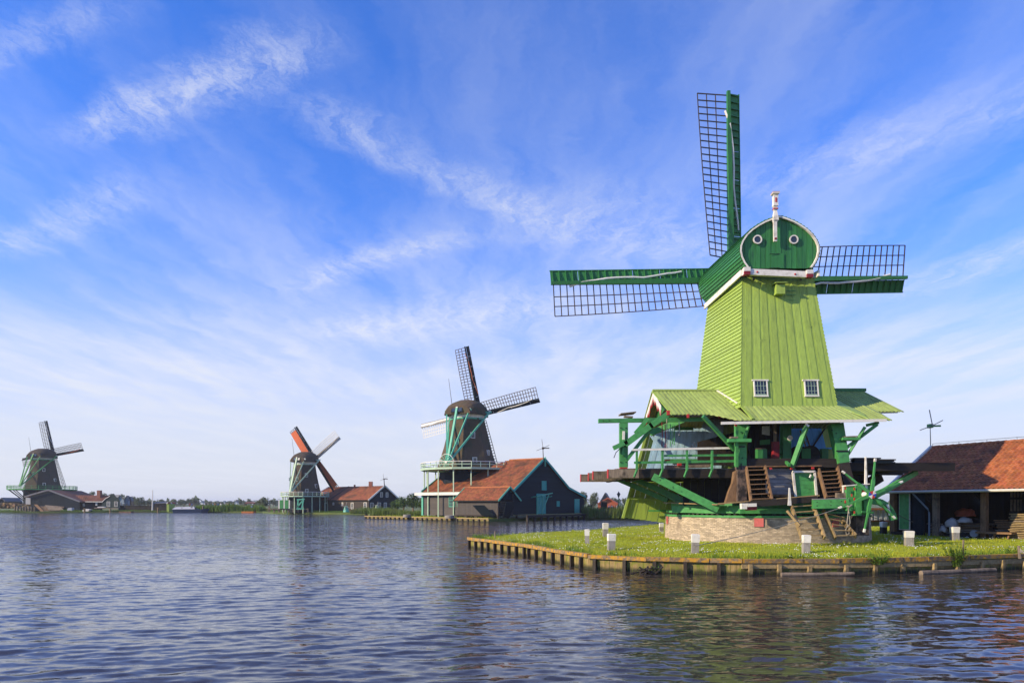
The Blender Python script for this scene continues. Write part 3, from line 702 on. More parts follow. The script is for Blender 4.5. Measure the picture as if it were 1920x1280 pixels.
# skirt roofs
def roof_board(a, b_, c, d, k, name='roof_board', th=.035, mat=lime_roof):
    o = V((0, 0, .026*(k % 2)))
    MB().slab([p+o for p in (a, b_, c, d)], (0, 0, th)).build(name, mat, mill)
sm = lambda x: x*x*(3-2*x)
def side_roof(sign, n=34):
    for k in range(n):
        def edge(u):
            if sign < 0: top = V((lerp(7.67, 11.12, u), 37.5, 8.66)); bx = lerp(8.02, 11.42, u)
            else: top = V((lerp(19.0, 16.1, u), 37.5, 8.66)); bx = lerp(19.45, 16.9, u)
            f_ = sm(min(1, max(0, (u-.5)/.35))) if sign < 0 else (1.0 if u > .50 else 0.0)
            bot = V((bx, lerp(34.4, 33.0, f_), lerp(7.0 if sign < 0 else 7.14, 6.54, f_)))
            bk = V((top.x, 40.7, 7.0)); return top, bot, bk
        (t0, b0, k0), (t1, b1, k1) = edge(k/n), edge((k+.97)/n)
        if sign > 0 and k/n < .5 < (k+.97)/n: b1 = V((b1.x, b0.y, b0.z))
        roof_board(b0, b1, t1, t0, k); roof_board(k0, k1, t1, t0, k)
side_roof(-1, 34); side_roof(1, 28)
nf = 40
for k in range(nf):
    u0, u1 = k/nf, (k+.97)/nf
    roof_board(V((lerp(11.42, 16.9, u0), 33.0, 6.535)), V((lerp(11.42, 16.9, u1), 33.0, 6.535)), V((lerp(11.29, 16.02, u1), 34.14, 7.36)), V((lerp(11.29, 16.02, u0), 34.14, 7.36)), k)
MB().slab([V((16.0, 34.2, 7.42)), V((16.95, 32.95, 6.60)), V((17.0, 33.6, 6.95)), V((16.3, 37.3, 8.7))], (0, 0, .04)).build('hip_flashing', lime, mill)
bm_('valley_flashing', white, (V((11.10, 37.5, 8.74)), V((11.27, 34.5, 7.60)), .16, .05)); bm_('valley_flashing', lime, (V((11.27, 34.5, 7.60)), V((11.46, 32.98, 6.63)), .13, .05))
bm_('ridge_cap', lime_roof, (V((7.6, 37.5, 8.72)), V((11.1, 37.5, 8.72)), .26, .10)); bm_('ridge_cap', dgreen, (V((16.1, 37.5, 8.74)), V((19.1, 37.5, 8.74)), .26, .16))
bm_('eave_board', white, (P(1352, 793, 32.95), P(1662, 787.5, 32.95), .05, .125)); bm_('eave_board', white, (P(1640, 773, 34.5), P(1683, 772, 34.5), .05, .11))
bm_('eave_edge', darkwood, (V((8.05, 34.45, 6.96)), V((9.75, 34.45, 6.96)), .08, .07))
# scalloped gable board
gb = MB(); gt = MB(); gx_ = 7.62
for sgn, Yb, zb_ in ((-1, 34.4, 7.0), (1, 40.7, 7.0)):
    n = 12
    for k in range(n):
        u0, u1 = k/n*.62, (k+1)/n*.62; A = lambda u: V((gx_, lerp(37.5, Yb, u), lerp(8.64, zb_, u)))
        a, b_ = A(u0), A(u1); mid = A((u0+u1)/2); dz = .30+.10*math.sin(k*1.3)
        gb.slab([a, b_, b_-V((0, 0, .20)), mid-V((0, 0, dz+.12)), a-V((0, 0, .20))], (.04, 0, 0))
        gt.slab([b_-V((-.01, 0, .20)), mid-V((-.01, 0, dz+.12)), a-V((-.01, 0, .20)), a-V((-.01, 0, .27)), mid-V((-.01, 0, dz+.24)), b_-V((-.01, 0, .27))], (.03, 0, 0))
g_ = gb.build('scalloped_board', white, mill); gt.build('red_edge', red, g_)
bm_('barge_board', lime, (V((7.62, 37.5, 8.66)), V((7.66, 40.8, 6.95)), .14, .05), (V((7.62, 37.5, 8.66)), V((7.98, 34.35, 6.98)), .12, .05))
MB().slab([V((8.1, 37.5, 8.5)), V((8.1, 36.0, 7.7)), V((8.1, 40.2, 7.1))], (.05, 0, 0)).build('gable_wall', dgreen, mill)
# saw floor
DZ = 4.33
for Y, xp in ((34.45, 1140), (36.4, 1112), (38.4, 1103.5), (40.3, 1089)):
    x0 = (xp-960)/F*Y; b_ = bm_('floor_beam', darkwood, (V((x0, Y, DZ-.24)), V((11.35, Y, DZ-.24)), .34, .42))
    MB().beam(V((x0, Y, DZ-.24)), V((x0+1.5, Y, DZ-.24)), .346, .426).build('bare_end', drywood, b_); MB().box(V((x0-.012, Y, DZ-.24)), .03, .36, .44).build('red_end', red, b_)
for k in range(16):
    y0 = 34.35+6.3*k/16; x0 = lerp(5.3, 4.7, k/15)
    MB().slab([(x0, y0, DZ-.025), (11.4, y0, DZ-.025), (11.4, y0+.37, DZ-.025), (x0, y0+.37, DZ-.025)], (0, 0, .05+.008*(k % 3))).build('floor_plank', drywood if k < 3 else brownwood, mill)
for k in range(9):
    y0 = 34.3+6.4*k/9
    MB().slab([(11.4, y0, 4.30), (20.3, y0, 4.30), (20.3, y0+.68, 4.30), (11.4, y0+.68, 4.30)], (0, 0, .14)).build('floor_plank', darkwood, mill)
bm_('front_sill', darkwood, (P(1396, 867, 33.9), P(1590, 868, 33.9), .3, .42)); bm_('front_sill', brownwood, (P(1398, 874.5, 33.7), P(1540, 873, 33.7), .12, .06))
rb = bm_('log_rail', darkwood, (P(1585, 875, 34.1), P(1786, 875, 34.6), .34, .40))
bm_('log_rail', darkwood, (P(1585, 880, 37.5), P(1700, 880, 37.5), .34, .40)); bm_('log_rail', darkwood, (P(1585, 884, 40.4), P(1690, 884, 40.4), .34, .40))
# dark space and boarding below the floor
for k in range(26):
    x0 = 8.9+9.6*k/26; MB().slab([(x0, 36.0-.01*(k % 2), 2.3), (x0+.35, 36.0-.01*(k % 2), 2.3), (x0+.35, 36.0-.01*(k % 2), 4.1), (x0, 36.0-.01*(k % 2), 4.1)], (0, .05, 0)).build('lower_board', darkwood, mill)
for k in range(7):
    y0, y1 = 926-7*k, 926-7*(k+.93)
    MB().slab([P(1436, y0, 33.9), P(1492, y0, 33.9), P(1492, y1, 33.9), P(1436, y1, 33.9)], (0, .05, 0)).build('wall_plank', greyboard, mill)
bm_('wall_sill', brownwood, (P(1440, 929, 33.85), P(1490, 928, 33.85), .1, .10))
for k in range(3): MB().slab([P(1525+k*4, 930, 33.95), P(1528.6+k*4, 930, 33.95), P(1527.6+k*4, 884, 33.95), P(1524+k*4, 884, 33.95)], (0, .05, 0)).build('wall_plank', brownwood, mill)
dr = MB()
for a, b_ in (((1486.5, 884.5), (1492, 931.5)), ((1527, 884), (1531, 931)), ((1486, 884), (1528.5, 883.5))): dr.beam(P(*a, 33.66), P(*b_, 33.66), .10, .09, up=(0, 1, 0))
dr = dr.build('door', white, mill)
for k in range(6):
    y0, y1 = 930.5-7.55*k, 930.5-7.55*(k+.96); l = lambda y: lerp(1488, 1493, (y-885)/46); r_ = lambda y: lerp(1526.3, 1530, (y-885)/46)
    MB().slab([P(l(y0), y0, 33.72), P(r_(y0), y0, 33.72), P(r_(y1), y1, 33.72), P(l(y1), y1, 33.72)], (0, .05, 0)).build('door_board', green, dr)
MB().tube([P(1518, 895, 33.6), P(1520.5, 890, 33.58), P(1519, 888, 33.6)], .05, 6).build('handle', white, dr)
def stair(l0, l1, r0, r1, Y0, Y1, n, mat, name='ladder', tread_top=0.0):
    """stringers from l0 down to l1 and r0 down to r1 with n treads"""
    A, B, C_, D = P(*l0, Y0), P(*l1, Y1), P(*r0, Y0), P(*r1, Y1)
    st = MB().beam(A, B, .07, .22, up=(0, -1, .3)).build(name, mat, mill); MB().beam(C_, D, .07, .22, up=(0, -1, .3)).build('stringer', mat, st)
    for k in range(n):
        u = (k+.6)/(n+.1); a, b_ = lerp(A, B, u), lerp(C_, D, u); MB().beam(a+V((0, 0, 0)), V((b_.x, b_.y, (a.z+b_.z)/2)), .24, .045).build('tread', mat, st)
    return st
stair((1399, 876), (1408, 940), (1434, 874), (1447, 937), 33.6, 32.4, 7, brownwood)
stair((1534.5, 880), (1549, 934), (1570, 876), (1581, 930), 33.6, 32.4, 7, brownwood)
stair((1482, 943), (1504, 1010), (1521, 937), (1546, 1008), 32.2, 30.6, 6, ochre)
stair((1543, 955), (1566, 1009), (1578, 975), (1605, 1005), 32.0, 30.9, 5, ochre)
bm_('ladder_pole', ochre, (P(1476, 957, 31.4), P(1500, 985, 30.9), .10, .10)); bm_('marker_board', white, (P(1480.5, 947, 31.7), P(1480, 914, 31.7), .16, .05, dict(up=(0, 1, 0), wd2=.05)))
bm_('walkway', ochre, (P(1250, 942, 36.2), P(1352, 945.5, 33.3), .5, .05), (P(1347, 944, 33.1), P(1534, 928.5, 32.4), .5, .06)); bm_('walkway_beam', darkwood, (P(1400, 945.5, 32.1), P(1530, 935, 32.1), .4, .28))
# corner posts
bm_('corner_post', green, (P(1388, 796, 33.85), P(1388, 873, 33.85), .46, .46, dict(up=(0, 1, 0))))
bm_('corner_post_foot', barkwood, (P(1389, 873.2, 33.85), P(1389, 942, 33.4), .43, .44, dict(up=(0, 1, 0))))
MB().slab([P(1381, 882, 33.75), P(1381, 942, 33.4), P(1361, 942, 33.4), P(1367, 922, 33.5), P(1374, 905, 33.6), P(1377, 884, 33.75)], (0, .3, 0)).build('knee_timber', brownwood, mill)
bm_('corner_post', green, (P(1566, 795, 33.9), P(1580, 868, 33.7), .62, .46, dict(up=(0, 1, 0), wd2=.5))); bm_('corner_post_foot', darkwood, (P(1579, 868.3, 33.7), P(1597, 942, 33.3), .5, .44, dict(up=(0, 1, 0))))
bm_('tray', green, (P(1363, 826, 33.5), P(1405, 826, 33.5), .6, .16)); bm_('tray', green, (P(1575, 823, 33.6), P(1608, 823, 33.6), .6, .13)); bm_('tray_clutter', drywood, (P(1369, 820, 33.4), P(1382, 820, 33.4), .3, .07), (P(1580, 819, 33.5), P(1606, 818, 33.5), .3, .05))
bm_('post_bracket', green, (P(1381, 797, 33.3), P(1381, 875, 33.55), .13, .16), (P(1404, 797, 33.3), P(1396, 822, 33.5), .10, .12)); bm_('red_peg', red, (P(1380, 793.5, 33.1), P(1380, 799, 33.1), .09, .1))
# interior
bm_('centre_post', dgreen, (P(1473, 795, 35.5), P(1473, 868, 35.5), .42, .42, dict(up=(0, 1, 0)))); bm_('red_post', maroon, (P(1454, 828, 35.2), P(1454, 864, 35.2), .30, .3, dict(up=(0, 1, 0)))); bm_('red_post', drywood, (P(1453, 795, 35.2), P(1453, 828, 35.2), .12, .12, dict(up=(0, 1, 0))))
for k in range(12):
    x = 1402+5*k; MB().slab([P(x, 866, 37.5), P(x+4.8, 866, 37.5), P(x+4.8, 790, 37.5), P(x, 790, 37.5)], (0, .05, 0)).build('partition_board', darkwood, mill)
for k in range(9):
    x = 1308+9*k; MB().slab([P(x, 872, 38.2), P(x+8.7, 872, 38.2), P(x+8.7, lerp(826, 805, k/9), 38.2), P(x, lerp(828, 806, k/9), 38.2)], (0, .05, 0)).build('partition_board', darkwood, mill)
MB().slab([P(1429, 814, 36.2), P(1443.5, 816, 36.2), P(1443.5, 798, 36.2), P(1429, 799, 36.2)], (0, .03, 0)).build('notice_sheet', cloth, mill)
sg = MB().slab([P(1425, 834, 35.9), P(1444, 832, 35.9), P(1444, 823, 35.9), P(1425, 825, 35.9)], (0, .03, 0)).build('sign_board', dgreen, mill)
cab = bm_('saw_frame', dgreen, (P(1427, 842, 34.9), P(1427, 866, 34.9), .46, .4, dict(up=(0, 1, 0))), (P(1455, 842, 35.6), P(1470, 842, 35.6), .3, .5)); MB().beam(P(1417, 841, 34.7), P(1436, 840.5, 34.7), .06, .04).build('pale_edge', drywood, cab)
bm_('saw_frame', dgreen, (P(1509, 841, 36), P(1509, 862, 36), .45, .4, dict(up=(0, 1, 0)))); bm_('saw_frame', dgreen, (P(1545, 841, 36.5), P(1545, 862, 36.5), .34, .3, dict(up=(0, 1, 0))))
MB().lathe(P(1481, 821, 35.2), [(.14, 0), (.14, .03)], 16, (0, -1, 0)).build('white_disc', white, mill)
lad = MB().beam(P(1500, 806, 36.6), P(1519, 860, 36.2), .05, .07).build('inner_ladder', drywood, mill); MB().beam(P(1507, 804, 36.6), P(1527, 860, 36.2), .05, .07).build('stringer', drywood, lad)
for k in range(6): MB().beam(lerp(P(1500, 806, 36.6), P(1519, 860, 36.2), k/6+.08), lerp(P(1507, 804, 36.6), P(1527, 860, 36.2), k/6+.08), .04, .04).build('tread', drywood, lad)
MB().lathe(P(1497, 855, 36.0), [(.55, 0), (.55, .1)], 18, (0, -1, 0)).build('saw_wheel', darkwood, mill); MB().lathe(P(1519, 853, 36.1), [(.5, 0), (.5, .1)], 18, (0, -1, 0)).build('saw_wheel', darkwood, mill)
# roof struts
for a, b_, wd in (((1318, 780), (1377, 843), .16), ((1513, 797), (1484.5, 876), .20), ((1645, 795), (1583, 842), .16), ((1622, 800), (1586, 858), .12), ((1480, 872), (1474, 866), .12)):
    bm_('roof_strut', green, (P(*a, 33.2), P(*b_, 33.75), wd, wd))
bm_('strut_head', white, (P(1511, 794, 33.1), P(1516, 799, 33.1), .1, .1)); bm_('strut_head', green, (P(1625, 797, 33.3), P(1647, 792, 33.3), .14, .14))
for x, y in ((1445, 878), (1484, 878), (1524, 877)): bm_('red_peg', red, (P(x-2, y, 33.5), P(x+2, y, 33.5), .09, .09))
for x in (1290, 1349): bm_('red_peg', red, (P(x, 776, 34.3), P(x, 783, 34.3), .1, .1, dict(up=(0, 1, 0))))
# railing on the left floor
bm_('hand_rail', white, (P(1186, 843, 34.0), P(1374, 839.5, 34.0), .09, .10))
for x in (1194, 1242, 1288, 1335): bm_('rail_post', green, (P(x, 843, 34.05), P(x, 881, 34.1), .10, .12, dict(up=(0, 1, 0))), (P(x, 881, 34.1), P(x-5, 894, 33.9), .07, .10))
bm_('mid_rail', green, (P(1245, 854, 34.1), P(1379, 853, 34.1), .05, .10)); bm_('mid_rail', green, (P(1189, 867, 34.1), P(1379, 864, 34.1), .05, .12))
bm_('back_rail', green, (P(1245, 862, 40.2), P(1379, 862, 40.2), .05, .12))
# hoist
bm_('hoist_beam', green, (P(1122, 789, 34.6), P(1318, 786, 34.9), .22, .20)); bm_('hoist_post', green, (P(1169, 793, 34.55), P(1169, 876, 34.55), .40, .34, dict(up=(0, 1, 0)))); bm_('hoist_foot', red, (P(1169, 876, 34.5), P(1169, 879, 34.5), .36, .3, dict(up=(0, 1, 0))))
bm_('white_peg', white, (P(1169.5, 808, 34.3), P(1169, 824, 34.3), .11, .1, dict(up=(0, 1, 0)))); bm_('wooden_peg', green, (P(1169, 824, 34.3), P(1168.5, 854, 34.3), .11, .1, dict(up=(0, 1, 0))))
j = bm_('jib', green, (P(1150, 840, 34.2), P(1176, 828, 34.2), .2, .22), (P(1172, 833, 34.2), P(1222, 796, 34.2), .2, .30), (P(1218, 799, 34.2), P(1254, 775, 34.2), .2, .28)); MB().box(P(1252.5, 774, 34.15), .14, .25, .22, 0).build('red_tip', red, j)
bm_('hoist_brace', green, (P(1175, 862, 34.4), P(1222, 801, 34.4), .16, .17), (P(1191, 812, 34.35), P(1215, 784, 34.35), .14, .18)); bm_('hoist_brace', green, (P(1219, 812, 36), P(1290, 783, 35.2), .2, .3))
bm_('roof_shelf', drywood, (P(1162, 777, 35.2), P(1190, 774, 35.2), .9, .05), (P(1170, 781, 34.9), P(1186, 782, 34.9), .3, .08))
hook = MB().tube([P(1163, 840, 34.2), P(1155, 848, 34.1), P(1151, 858, 34.1)], .02, 5).build('iron_hook', black, mill)
for x, y0, y1, mt in ((1250, 785, 845, rope), (1241, 790, 836, maroon), (1247, 795, 838, maroon), (1257, 795, 836, green), (1261, 798, 832, green), (1264, 797, 834, green), (1273, 790, 816, rope)):
    MB().tube([P(x, y0, 34.5), P(x+1, (y0+y1)/2, 34.5), P(x, y1, 34.5)], .022, 5).build('hanging_chain', mt, mill)
MB().tube([P(1300, 828, 35), P(1305, 838, 35), P(1302, 842, 35), P(1298, 835, 35), P(1302, 829, 35)], .05, 6).build('coiled_rope', rope, mill)
bm_('clutter_board', drywood, (P(1248, 875, 35.2), P(1330, 873, 35.2), .5, .14)); bm_('clutter_board', brownwood, (P(1262, 868, 35.4), P(1330, 870, 35.4), .2, .12)); bm_('red_block', red, (P(1247, 864, 35), P(1256, 864, 35), .2, .14), (P(1270, 869, 34.9), P(1277, 869, 34.9), .2, .2))
# raking braces below the floor
bm_('floor_brace', green, (P(1224, 893, 34.2), P(1347, 954, 33.5), .26, .36)); bm_('floor_brace', dgreen, (P(1152, 895, 40.0), P(1252, 938, 38.5), .2, .26)); bm_('floor_brace', dgreen, (P(1184, 895, 37.4), P(1300, 945, 36), .2, .26)); bm_('floor_brace', dgreen, (P(1180, 888, 38.4), P(1290, 950, 36.5), .16, .2))
bm_('floor_brace', green, (P(1718, 885, 34.9), P(1640, 930, 33.6), .18, .24)); bm_('floor_brace', darkwood, (P(1650, 893, 36), P(1600, 925, 35.5), .3, .5))
# winding gear on the right
WY = 31.5
bm_('winch_beam', green, (P(1523, 945, WY+.3), P(1590, 943, WY), .4, .40)); bm_('winch_top', greyboard, (P(1523, 935.5, WY+.3), P(1590, 933.5, WY), .36, .04))
wb = MB()
wb.beam(P(1590.5, 911, WY), P(1590.5, 957, WY), .32, .34, up=(0, 1, 0)); wb.beam(P(1606, 909, WY-.1), P(1606, 966, WY-.1), .26, .4, up=(0, 1, 0)); wb.box(P(1615, 937, WY+.05), .75, .3, 1.30)
wb = wb.build('winch_box', green, mill)
MB().beam(P(1582, 910.5, WY), P(1627, 907, WY), .4, .05).build('white_edge', white, wb); MB().lathe(P(1617, 927, WY-.16), [(.20, 0), (.20, .10), (.13, .10), (.13, .04)], 20, (0, -1, 0)).build('red_ring', red, wb); MB().lathe(P(1617, 927, WY-.2), [(.13, 0), (.10, .3)], 14, (.45, -1, 0)).build('axle', white, wb)
for x, y in ((1585, 915), (1585, 940), (1602, 916), (1602, 935), (1602, 960), (1597, 928)): MB().box(P(x, y, WY-.32), .05, .04, .12).build('red_mark', red, wb)
for x in (1611, 1622): MB().beam(P(x, 938, WY-.14), P(x, 955, WY-.14), .12, .06, up=(0, 1, 0)).build('rib', green, wb)
bm_('winch_axle', drywood, (P(1568, 928, WY), P(1584, 928, WY), .22, .22)); bm_('white_pole', white, (P(1623.5, 920, WY-.1), P(1623, 856, WY-.1), .12, .08, dict(up=(0, 1, 0), wd2=.05))); bm_('white_pole', white, (P(1581, 935, WY), P(1581, 912, WY), .06, .06, dict(up=(0, 1, 0))))
hb = P(1634.5, 927, WY-.75); wh = MB().lathe(hb+V((0, .15, 0)), [(.17, 0), (.17, .2)], 16, (0, -1, 0)).build('winding_wheel', green, mill)
for x, y in ((1641, 859), (1692, 902), (1678, 971), (1620, 997), (1572, 952), (1579, 883)):
    tip = P(x, y, WY-.62); d = (tip-hb).normalized(); k = (tip-hb).length
    sp = MB().beam(hb+d*.12, hb+d*k*.42, .14, .10, up=(0, 1, 0), wd2=.13).beam(hb+d*k*.42, hb+d*(k-.12), .08, .08, up=(0, 1, 0), wd2=.055).build('spoke', green, wh)
    MB().beam(hb+d*(k-.15), hb+d*k, .075, .095, up=(0, 1, 0)).build('white_tip', white, sp)
    pd = V((-d.z, 0, d.x)); MB().beam(hb+d*k*.48-pd*.03, hb+d*k*.48-pd*.03-d*.30+V((0, 0, 0)), .05, .08, up=(0, 1, 0), wd2=.12).build('grip', green, sp)
for k in range(6):
    a0, a1 = R(60*k+20), R(60*k+80); c = hb-V((0, .056, 0))
    MB().slab([c, c+V((math.cos(a0)*.185, 0, math.sin(a0)*.185)), c+V((math.cos(a1)*.185, 0, math.sin(a1)*.185))], (0, -.02, 0)).build('hub_segment', (white, red, flat('hub_blue', (.03, .06, .35)))[k % 3], wh)
g2 = MB()
arc = [P(1633, 938, WY+.4), P(1650, 941, WY+.4), P(1662, 948, WY+.4), P(1672, 962, WY+.4), P(1675, 974, WY+.4)]
for a, b_ in zip(arc[:-1], arc[1:]): g2.beam(a, b_, .3, .15, up=(0, -1, 0))
g2 = g2.build('curved_brake', green, mill); MB().beam(P(1664, 945, WY+.3), P(1668, 965, WY+.3), .1, .06).build('white_edge', white, g2)
bm_('winch_bar', green, (P(1615, 959, WY-.3), P(1637, 961, WY-.2), .08, .08)); bm_('winch_plinth', barkwood, (P(1612, 966, WY+.9), P(1612, 1003, WY+.9), .6, .5, dict(up=(0, 1, 0))))
def ropeline(a, b_, sag, r, mat, label, name='rope', n=14):
    pts = [lerp(a, b_, k/n)-V((0, 0, sag*4*(k/n)*(1-k/n))) for k in range(n+1)]
    return tag(MB().tube(pts, r, 5).build(name, mat), label, 'rope')
ropeline(P(1303, 1023, 27.35), P(1573, 952.5, WY-.66), .10, .016, rope, 'taut pale rope running from a white-topped post up to the winding wheel')
ropeline(P(1640, 931, WY-.9), P(1712, 978, 33.5), .12, .016, black, 'black cable hanging from the wheel hub towards the shed door', 'cable')
ropeline(P(1626, 965, WY-.2), P(1672, 977, 34.5), .05, .016, black, 'black cable running low behind the winding wheel', 'cable')
ropeline(P(1757, 989, 41.8), P(1790, 998, 35.2), .12, .016, rope, 'sagging rope between the two mooring posts before the shed')
mb = MB().tube([P(1592, 948, WY-.3), P(1590, 965, WY-.35), P(1588, 980, WY-.35), P(1590, 988, WY-.35), P(1594, 980, WY-.35), P(1593, 965, WY-.35), P(1590, 952, WY-.35)], .022, 5)
mb.tube([P(1589, 986, WY-.35), P(1585, 993, WY-.35), P(1587, 1002, WY-.35), P(1592, 1000, WY-.35), P(1592, 990, WY-.35)], .022, 5)
mb.tube([P(1586, 947, WY-.3), P(1592, 950, WY-.38), P(1597, 946, WY-.3)], .04, 5)
tag(mb.build('looped_rope', rope), 'pale looped rope hanging from the winch beside the lower ladders', 'rope')
# iron bolts and straps on the timbers
def bolts(pts, Y, r=.035):
    for x, y in pts: MB().lathe(P(x, y, Y), [(r, 0), (r*.6, .035)], 6, (0, -1, 0)).build('bolt', black, mill)
bolts([(1384, 806), (1392, 812), (1384, 846), (1392, 858), (1385, 884), (1393, 900), (1386, 915), (1393, 928)], 33.56)
bolts([(1560, 806), (1568, 812), (1571, 836), (1577, 852), (1580, 884), (1588, 905)], 33.6)
bolts([(1164, 802), (1174, 802), (1164, 866), (1174, 866)], 34.36); bolts([(1132, 788.5), (1143, 788.5), (1205, 788), (1236, 787.5)], 34.46, .028)
bolts([(1532, 941), (1532, 948), (1558, 940), (1558, 947), (1578, 939), (1578, 947)], WY-.22, .028)
bolts([(1238, 900), (1262, 912), (1330, 945)], 33.6, .03)
for x in (1382, 1390): bm_('iron_strap', black, (P(x, 868, 33.58), P(x, 880, 33.56), .05, .02, dict(up=(0, 1, 0))))
bm_('iron_strap', black, (P(1379, 837, 33.6), P(1397, 837, 33.6), .03, .06)); bm_('iron_strap', black, (P(1568, 845, 33.5), P(1590, 845, 33.5), .03, .06))
bm_('floor_joist', darkwood, *[(V((5.6+.95*k, 34.5, DZ-.36)), V((5.6+.95*k, 40.6, DZ-.36)), .16, .26) for k in range(6)])
# small repairs, nail rows and drips on the tower front
for k in range(7):
    x, y = random.uniform(1412, 1540), random.uniform(600, 752); v = (944-y)/F*34.6
    bm_('patch_board', lime, (P(x, y, 34.18+(767-y)/252*1.24), P(x, y-random.uniform(4, 9), 34.18+(767-y)/252*1.24), random.uniform(.16, .26), .02, dict(up=(0, -1, 0))))
# lumber on the right floor
lum = empty('lumber_stack', P(1640, 868, 34.2), 0, 'stack of dark sawn planks lying on the right end of the mill floor', 'lumber stack')
for k in range(4):
    for j in range(2):
        y = 867-2.6*k; MB().beam(P(1598+random.uniform(-2, 2), y, 34.1+.5*j), P((1672 if k < 3 else 1645)+random.uniform(-4, 5), y, 34.1+.5*j), .42, .055).build('plank', tarboard if random.random() < .6 else darkwood, lum)
# ------------------------------------------------------------------ pantile roofs
def pantiles(name, a, b_, c, d, mat, parent, tw=.26, tl=.33, amp=.035, clip=None, local=False):
    """a-b eave, d-c ridge: overlapping S-shaped tiles, each its own small wave"""
    a, b_, c, d = V(a), V(b_), V(c), V(d); nn = (b_-a).cross(d-a).normalized()
    if nn.z < 0: nn = -nn
    W = (b_-a).length; H = ((d-a).length+(c-b_).length)/2; nx = max(1, round(W/tw)); ny = max(1, round(H/tl)); mb = MB()
    S = [0, .18, .40, .65, .85, 1.02]; HH = [0, .9, .75, .05, -.1, .15]
    for j in range(ny):
        for i in range(nx):
            if clip is not None and not clip((i+.5)/nx, (j+.5)/ny): continue
            dz = random.uniform(-.006, .006); rows_ = []
            for v, lift in ((j/ny, .045), (min(1, (j+1.08)/ny), .006)):
                rows_.append([lerp(lerp(a, b_, (i+s)/nx), lerp(d, c, (i+s)/nx), v)+nn*(amp*h+lift+dz) for s, h in zip(S, HH)])
            low = [p-nn*.03 for p in rows_[0]]
            vs = rows_[0]+rows_[1]+low; k = len(S)
            fs = [[e, e+1, k+e+1, k+e] for e in range(k-1)]+[[2*k+e, 2*k+e+1, e+1, e] for e in range(k-1)]
            mb.add(vs, fs)
    o = mb.build(name, mat, parent, local); tag(o, kind='stuff'); return o
def under(name, pts, th, mat, parent):
    pts = [V(p) for p in pts]; return MB().slab(pts, (0, 0, -th)).build(name, mat, parent)
def board_wall(name, p0, p1, z0, z1f, mat, parent, pitch=.22, out=None, skip=()):
    """horizontal lapped boards from p0 to p1; z1f(u) gives the wall's top, boards are clipped to it"""
    p0, p1 = V(p0), V(p1); d = p1-p0; nn = V((d.y, -d.x, 0)).normalized()
    zmax = max(z1f(k/20) for k in range(21)); n = int(math.ceil((zmax-z0)/pitch)); out = []
    for i in range(n):
        za, zb_ = z0+i*pitch, z0+(i+1)*pitch; us = [k/40 for k in range(41) if z1f(k/40) >= za+.02]
        if not us: continue
        u0, u1 = min(us), max(us); ub = [k/40 for k in range(41) if z1f(k/40) >= zb_]
        v0, v1 = (min(ub), max(ub)) if ub else ((u0+u1)/2-.001, (u0+u1)/2+.001)
        a, b_ = p0+d*u0, p0+d*u1; c, e = p0+d*v1, p0+d*v0
        z1 = min(zb_, zmax)
        vs = [V((a.x, a.y, za))+nn*.035, V((b_.x, b_.y, za))+nn*.035, V((c.x, c.y, z1))+nn*.008, V((e.x, e.y, z1))+nn*.008]
        MB().slab(vs, nn*-.03).build(name, mat, parent)
def window(parent, c, u, nn, wd, ht, frame=white, bars=(1, 2), pane=glass, fw=.09):
    c = V(c); z = V((0, 0, 1)); mb = MB()
    for s in (-1, 1): mb.beam(c+u*s*(wd/2-fw/2)-z*ht/2+nn*.05, c+u*s*(wd/2-fw/2)+z*ht/2+nn*.05, fw, .08, up=nn)
    for s in (-1, 1): mb.beam(c-u*(wd/2-fw)+z*s*(ht/2-fw/2)+nn*.05, c+u*(wd/2-fw)+z*s*(ht/2-fw/2)+nn*.05, .08, fw)
    f = mb.build('window', frame, parent)
    MB().slab([c-u*(wd/2-fw)-z*(ht/2-fw)+nn*.02, c+u*(wd/2-fw)-z*(ht/2-fw)+nn*.02, c+u*(wd/2-fw)+z*(ht/2-fw)+nn*.02, c-u*(wd/2-fw)+z*(ht/2-fw)+nn*.02], nn*.02).build('pane', pane, f)
    mb = MB()
    for k in range(1, bars[0]+1): x = -wd/2+wd*k/(bars[0]+1); mb.beam(c+u*x-z*(ht/2-fw)+nn*.055, c+u*x+z*(ht/2-fw)+nn*.055, .04, .03, up=nn)
    for k in range(1, bars[1]+1): y = -ht/2+ht*k/(bars[1]+1); mb.beam(c-u*(wd/2-fw)+z*y+nn*.056, c+u*(wd/2-fw)+z*y+nn*.056, .03, .04)
    if bars[0]+bars[1]: mb.build('glazing_bar', frame, f)
    return f
def vane(x, y, Y, s, label, tail=None):
    """a small wooden toy windmill on a pole"""
    p = P(x, y, Y); r = empty('weather_vane', p, 0, label, 'weather vane')
    q = P(x-1, y-s*.55, Y); MB().tube([p-V((0, 0, .1)), q], .045*Y/60, 5, .03*Y/60).build('pole', concrete if Y < 60 else iron, r)
    k = s/F*Y; MB().box(q, .09*k, .14*k, .10*k).build('head', green if Y < 60 else iron, r)
    for a in (98, 20, 196): d = V((math.cos(R(a))*(.75 if a != 98 else .95), .1, math.sin(R(a)))); MB().beam(q+V((0, -.1*k, 0)), q+d*.42*k+V((0, -.1*k, 0)), .018*k, .015*k, up=(0, 1, 0)).build('vane', concrete if Y < 60 else iron, r)
    MB().beam(q, q+V((.30*k, .1, .01*k)), .02*k, .045*k).build('tail', green if Y < 60 else iron, r)
    return r
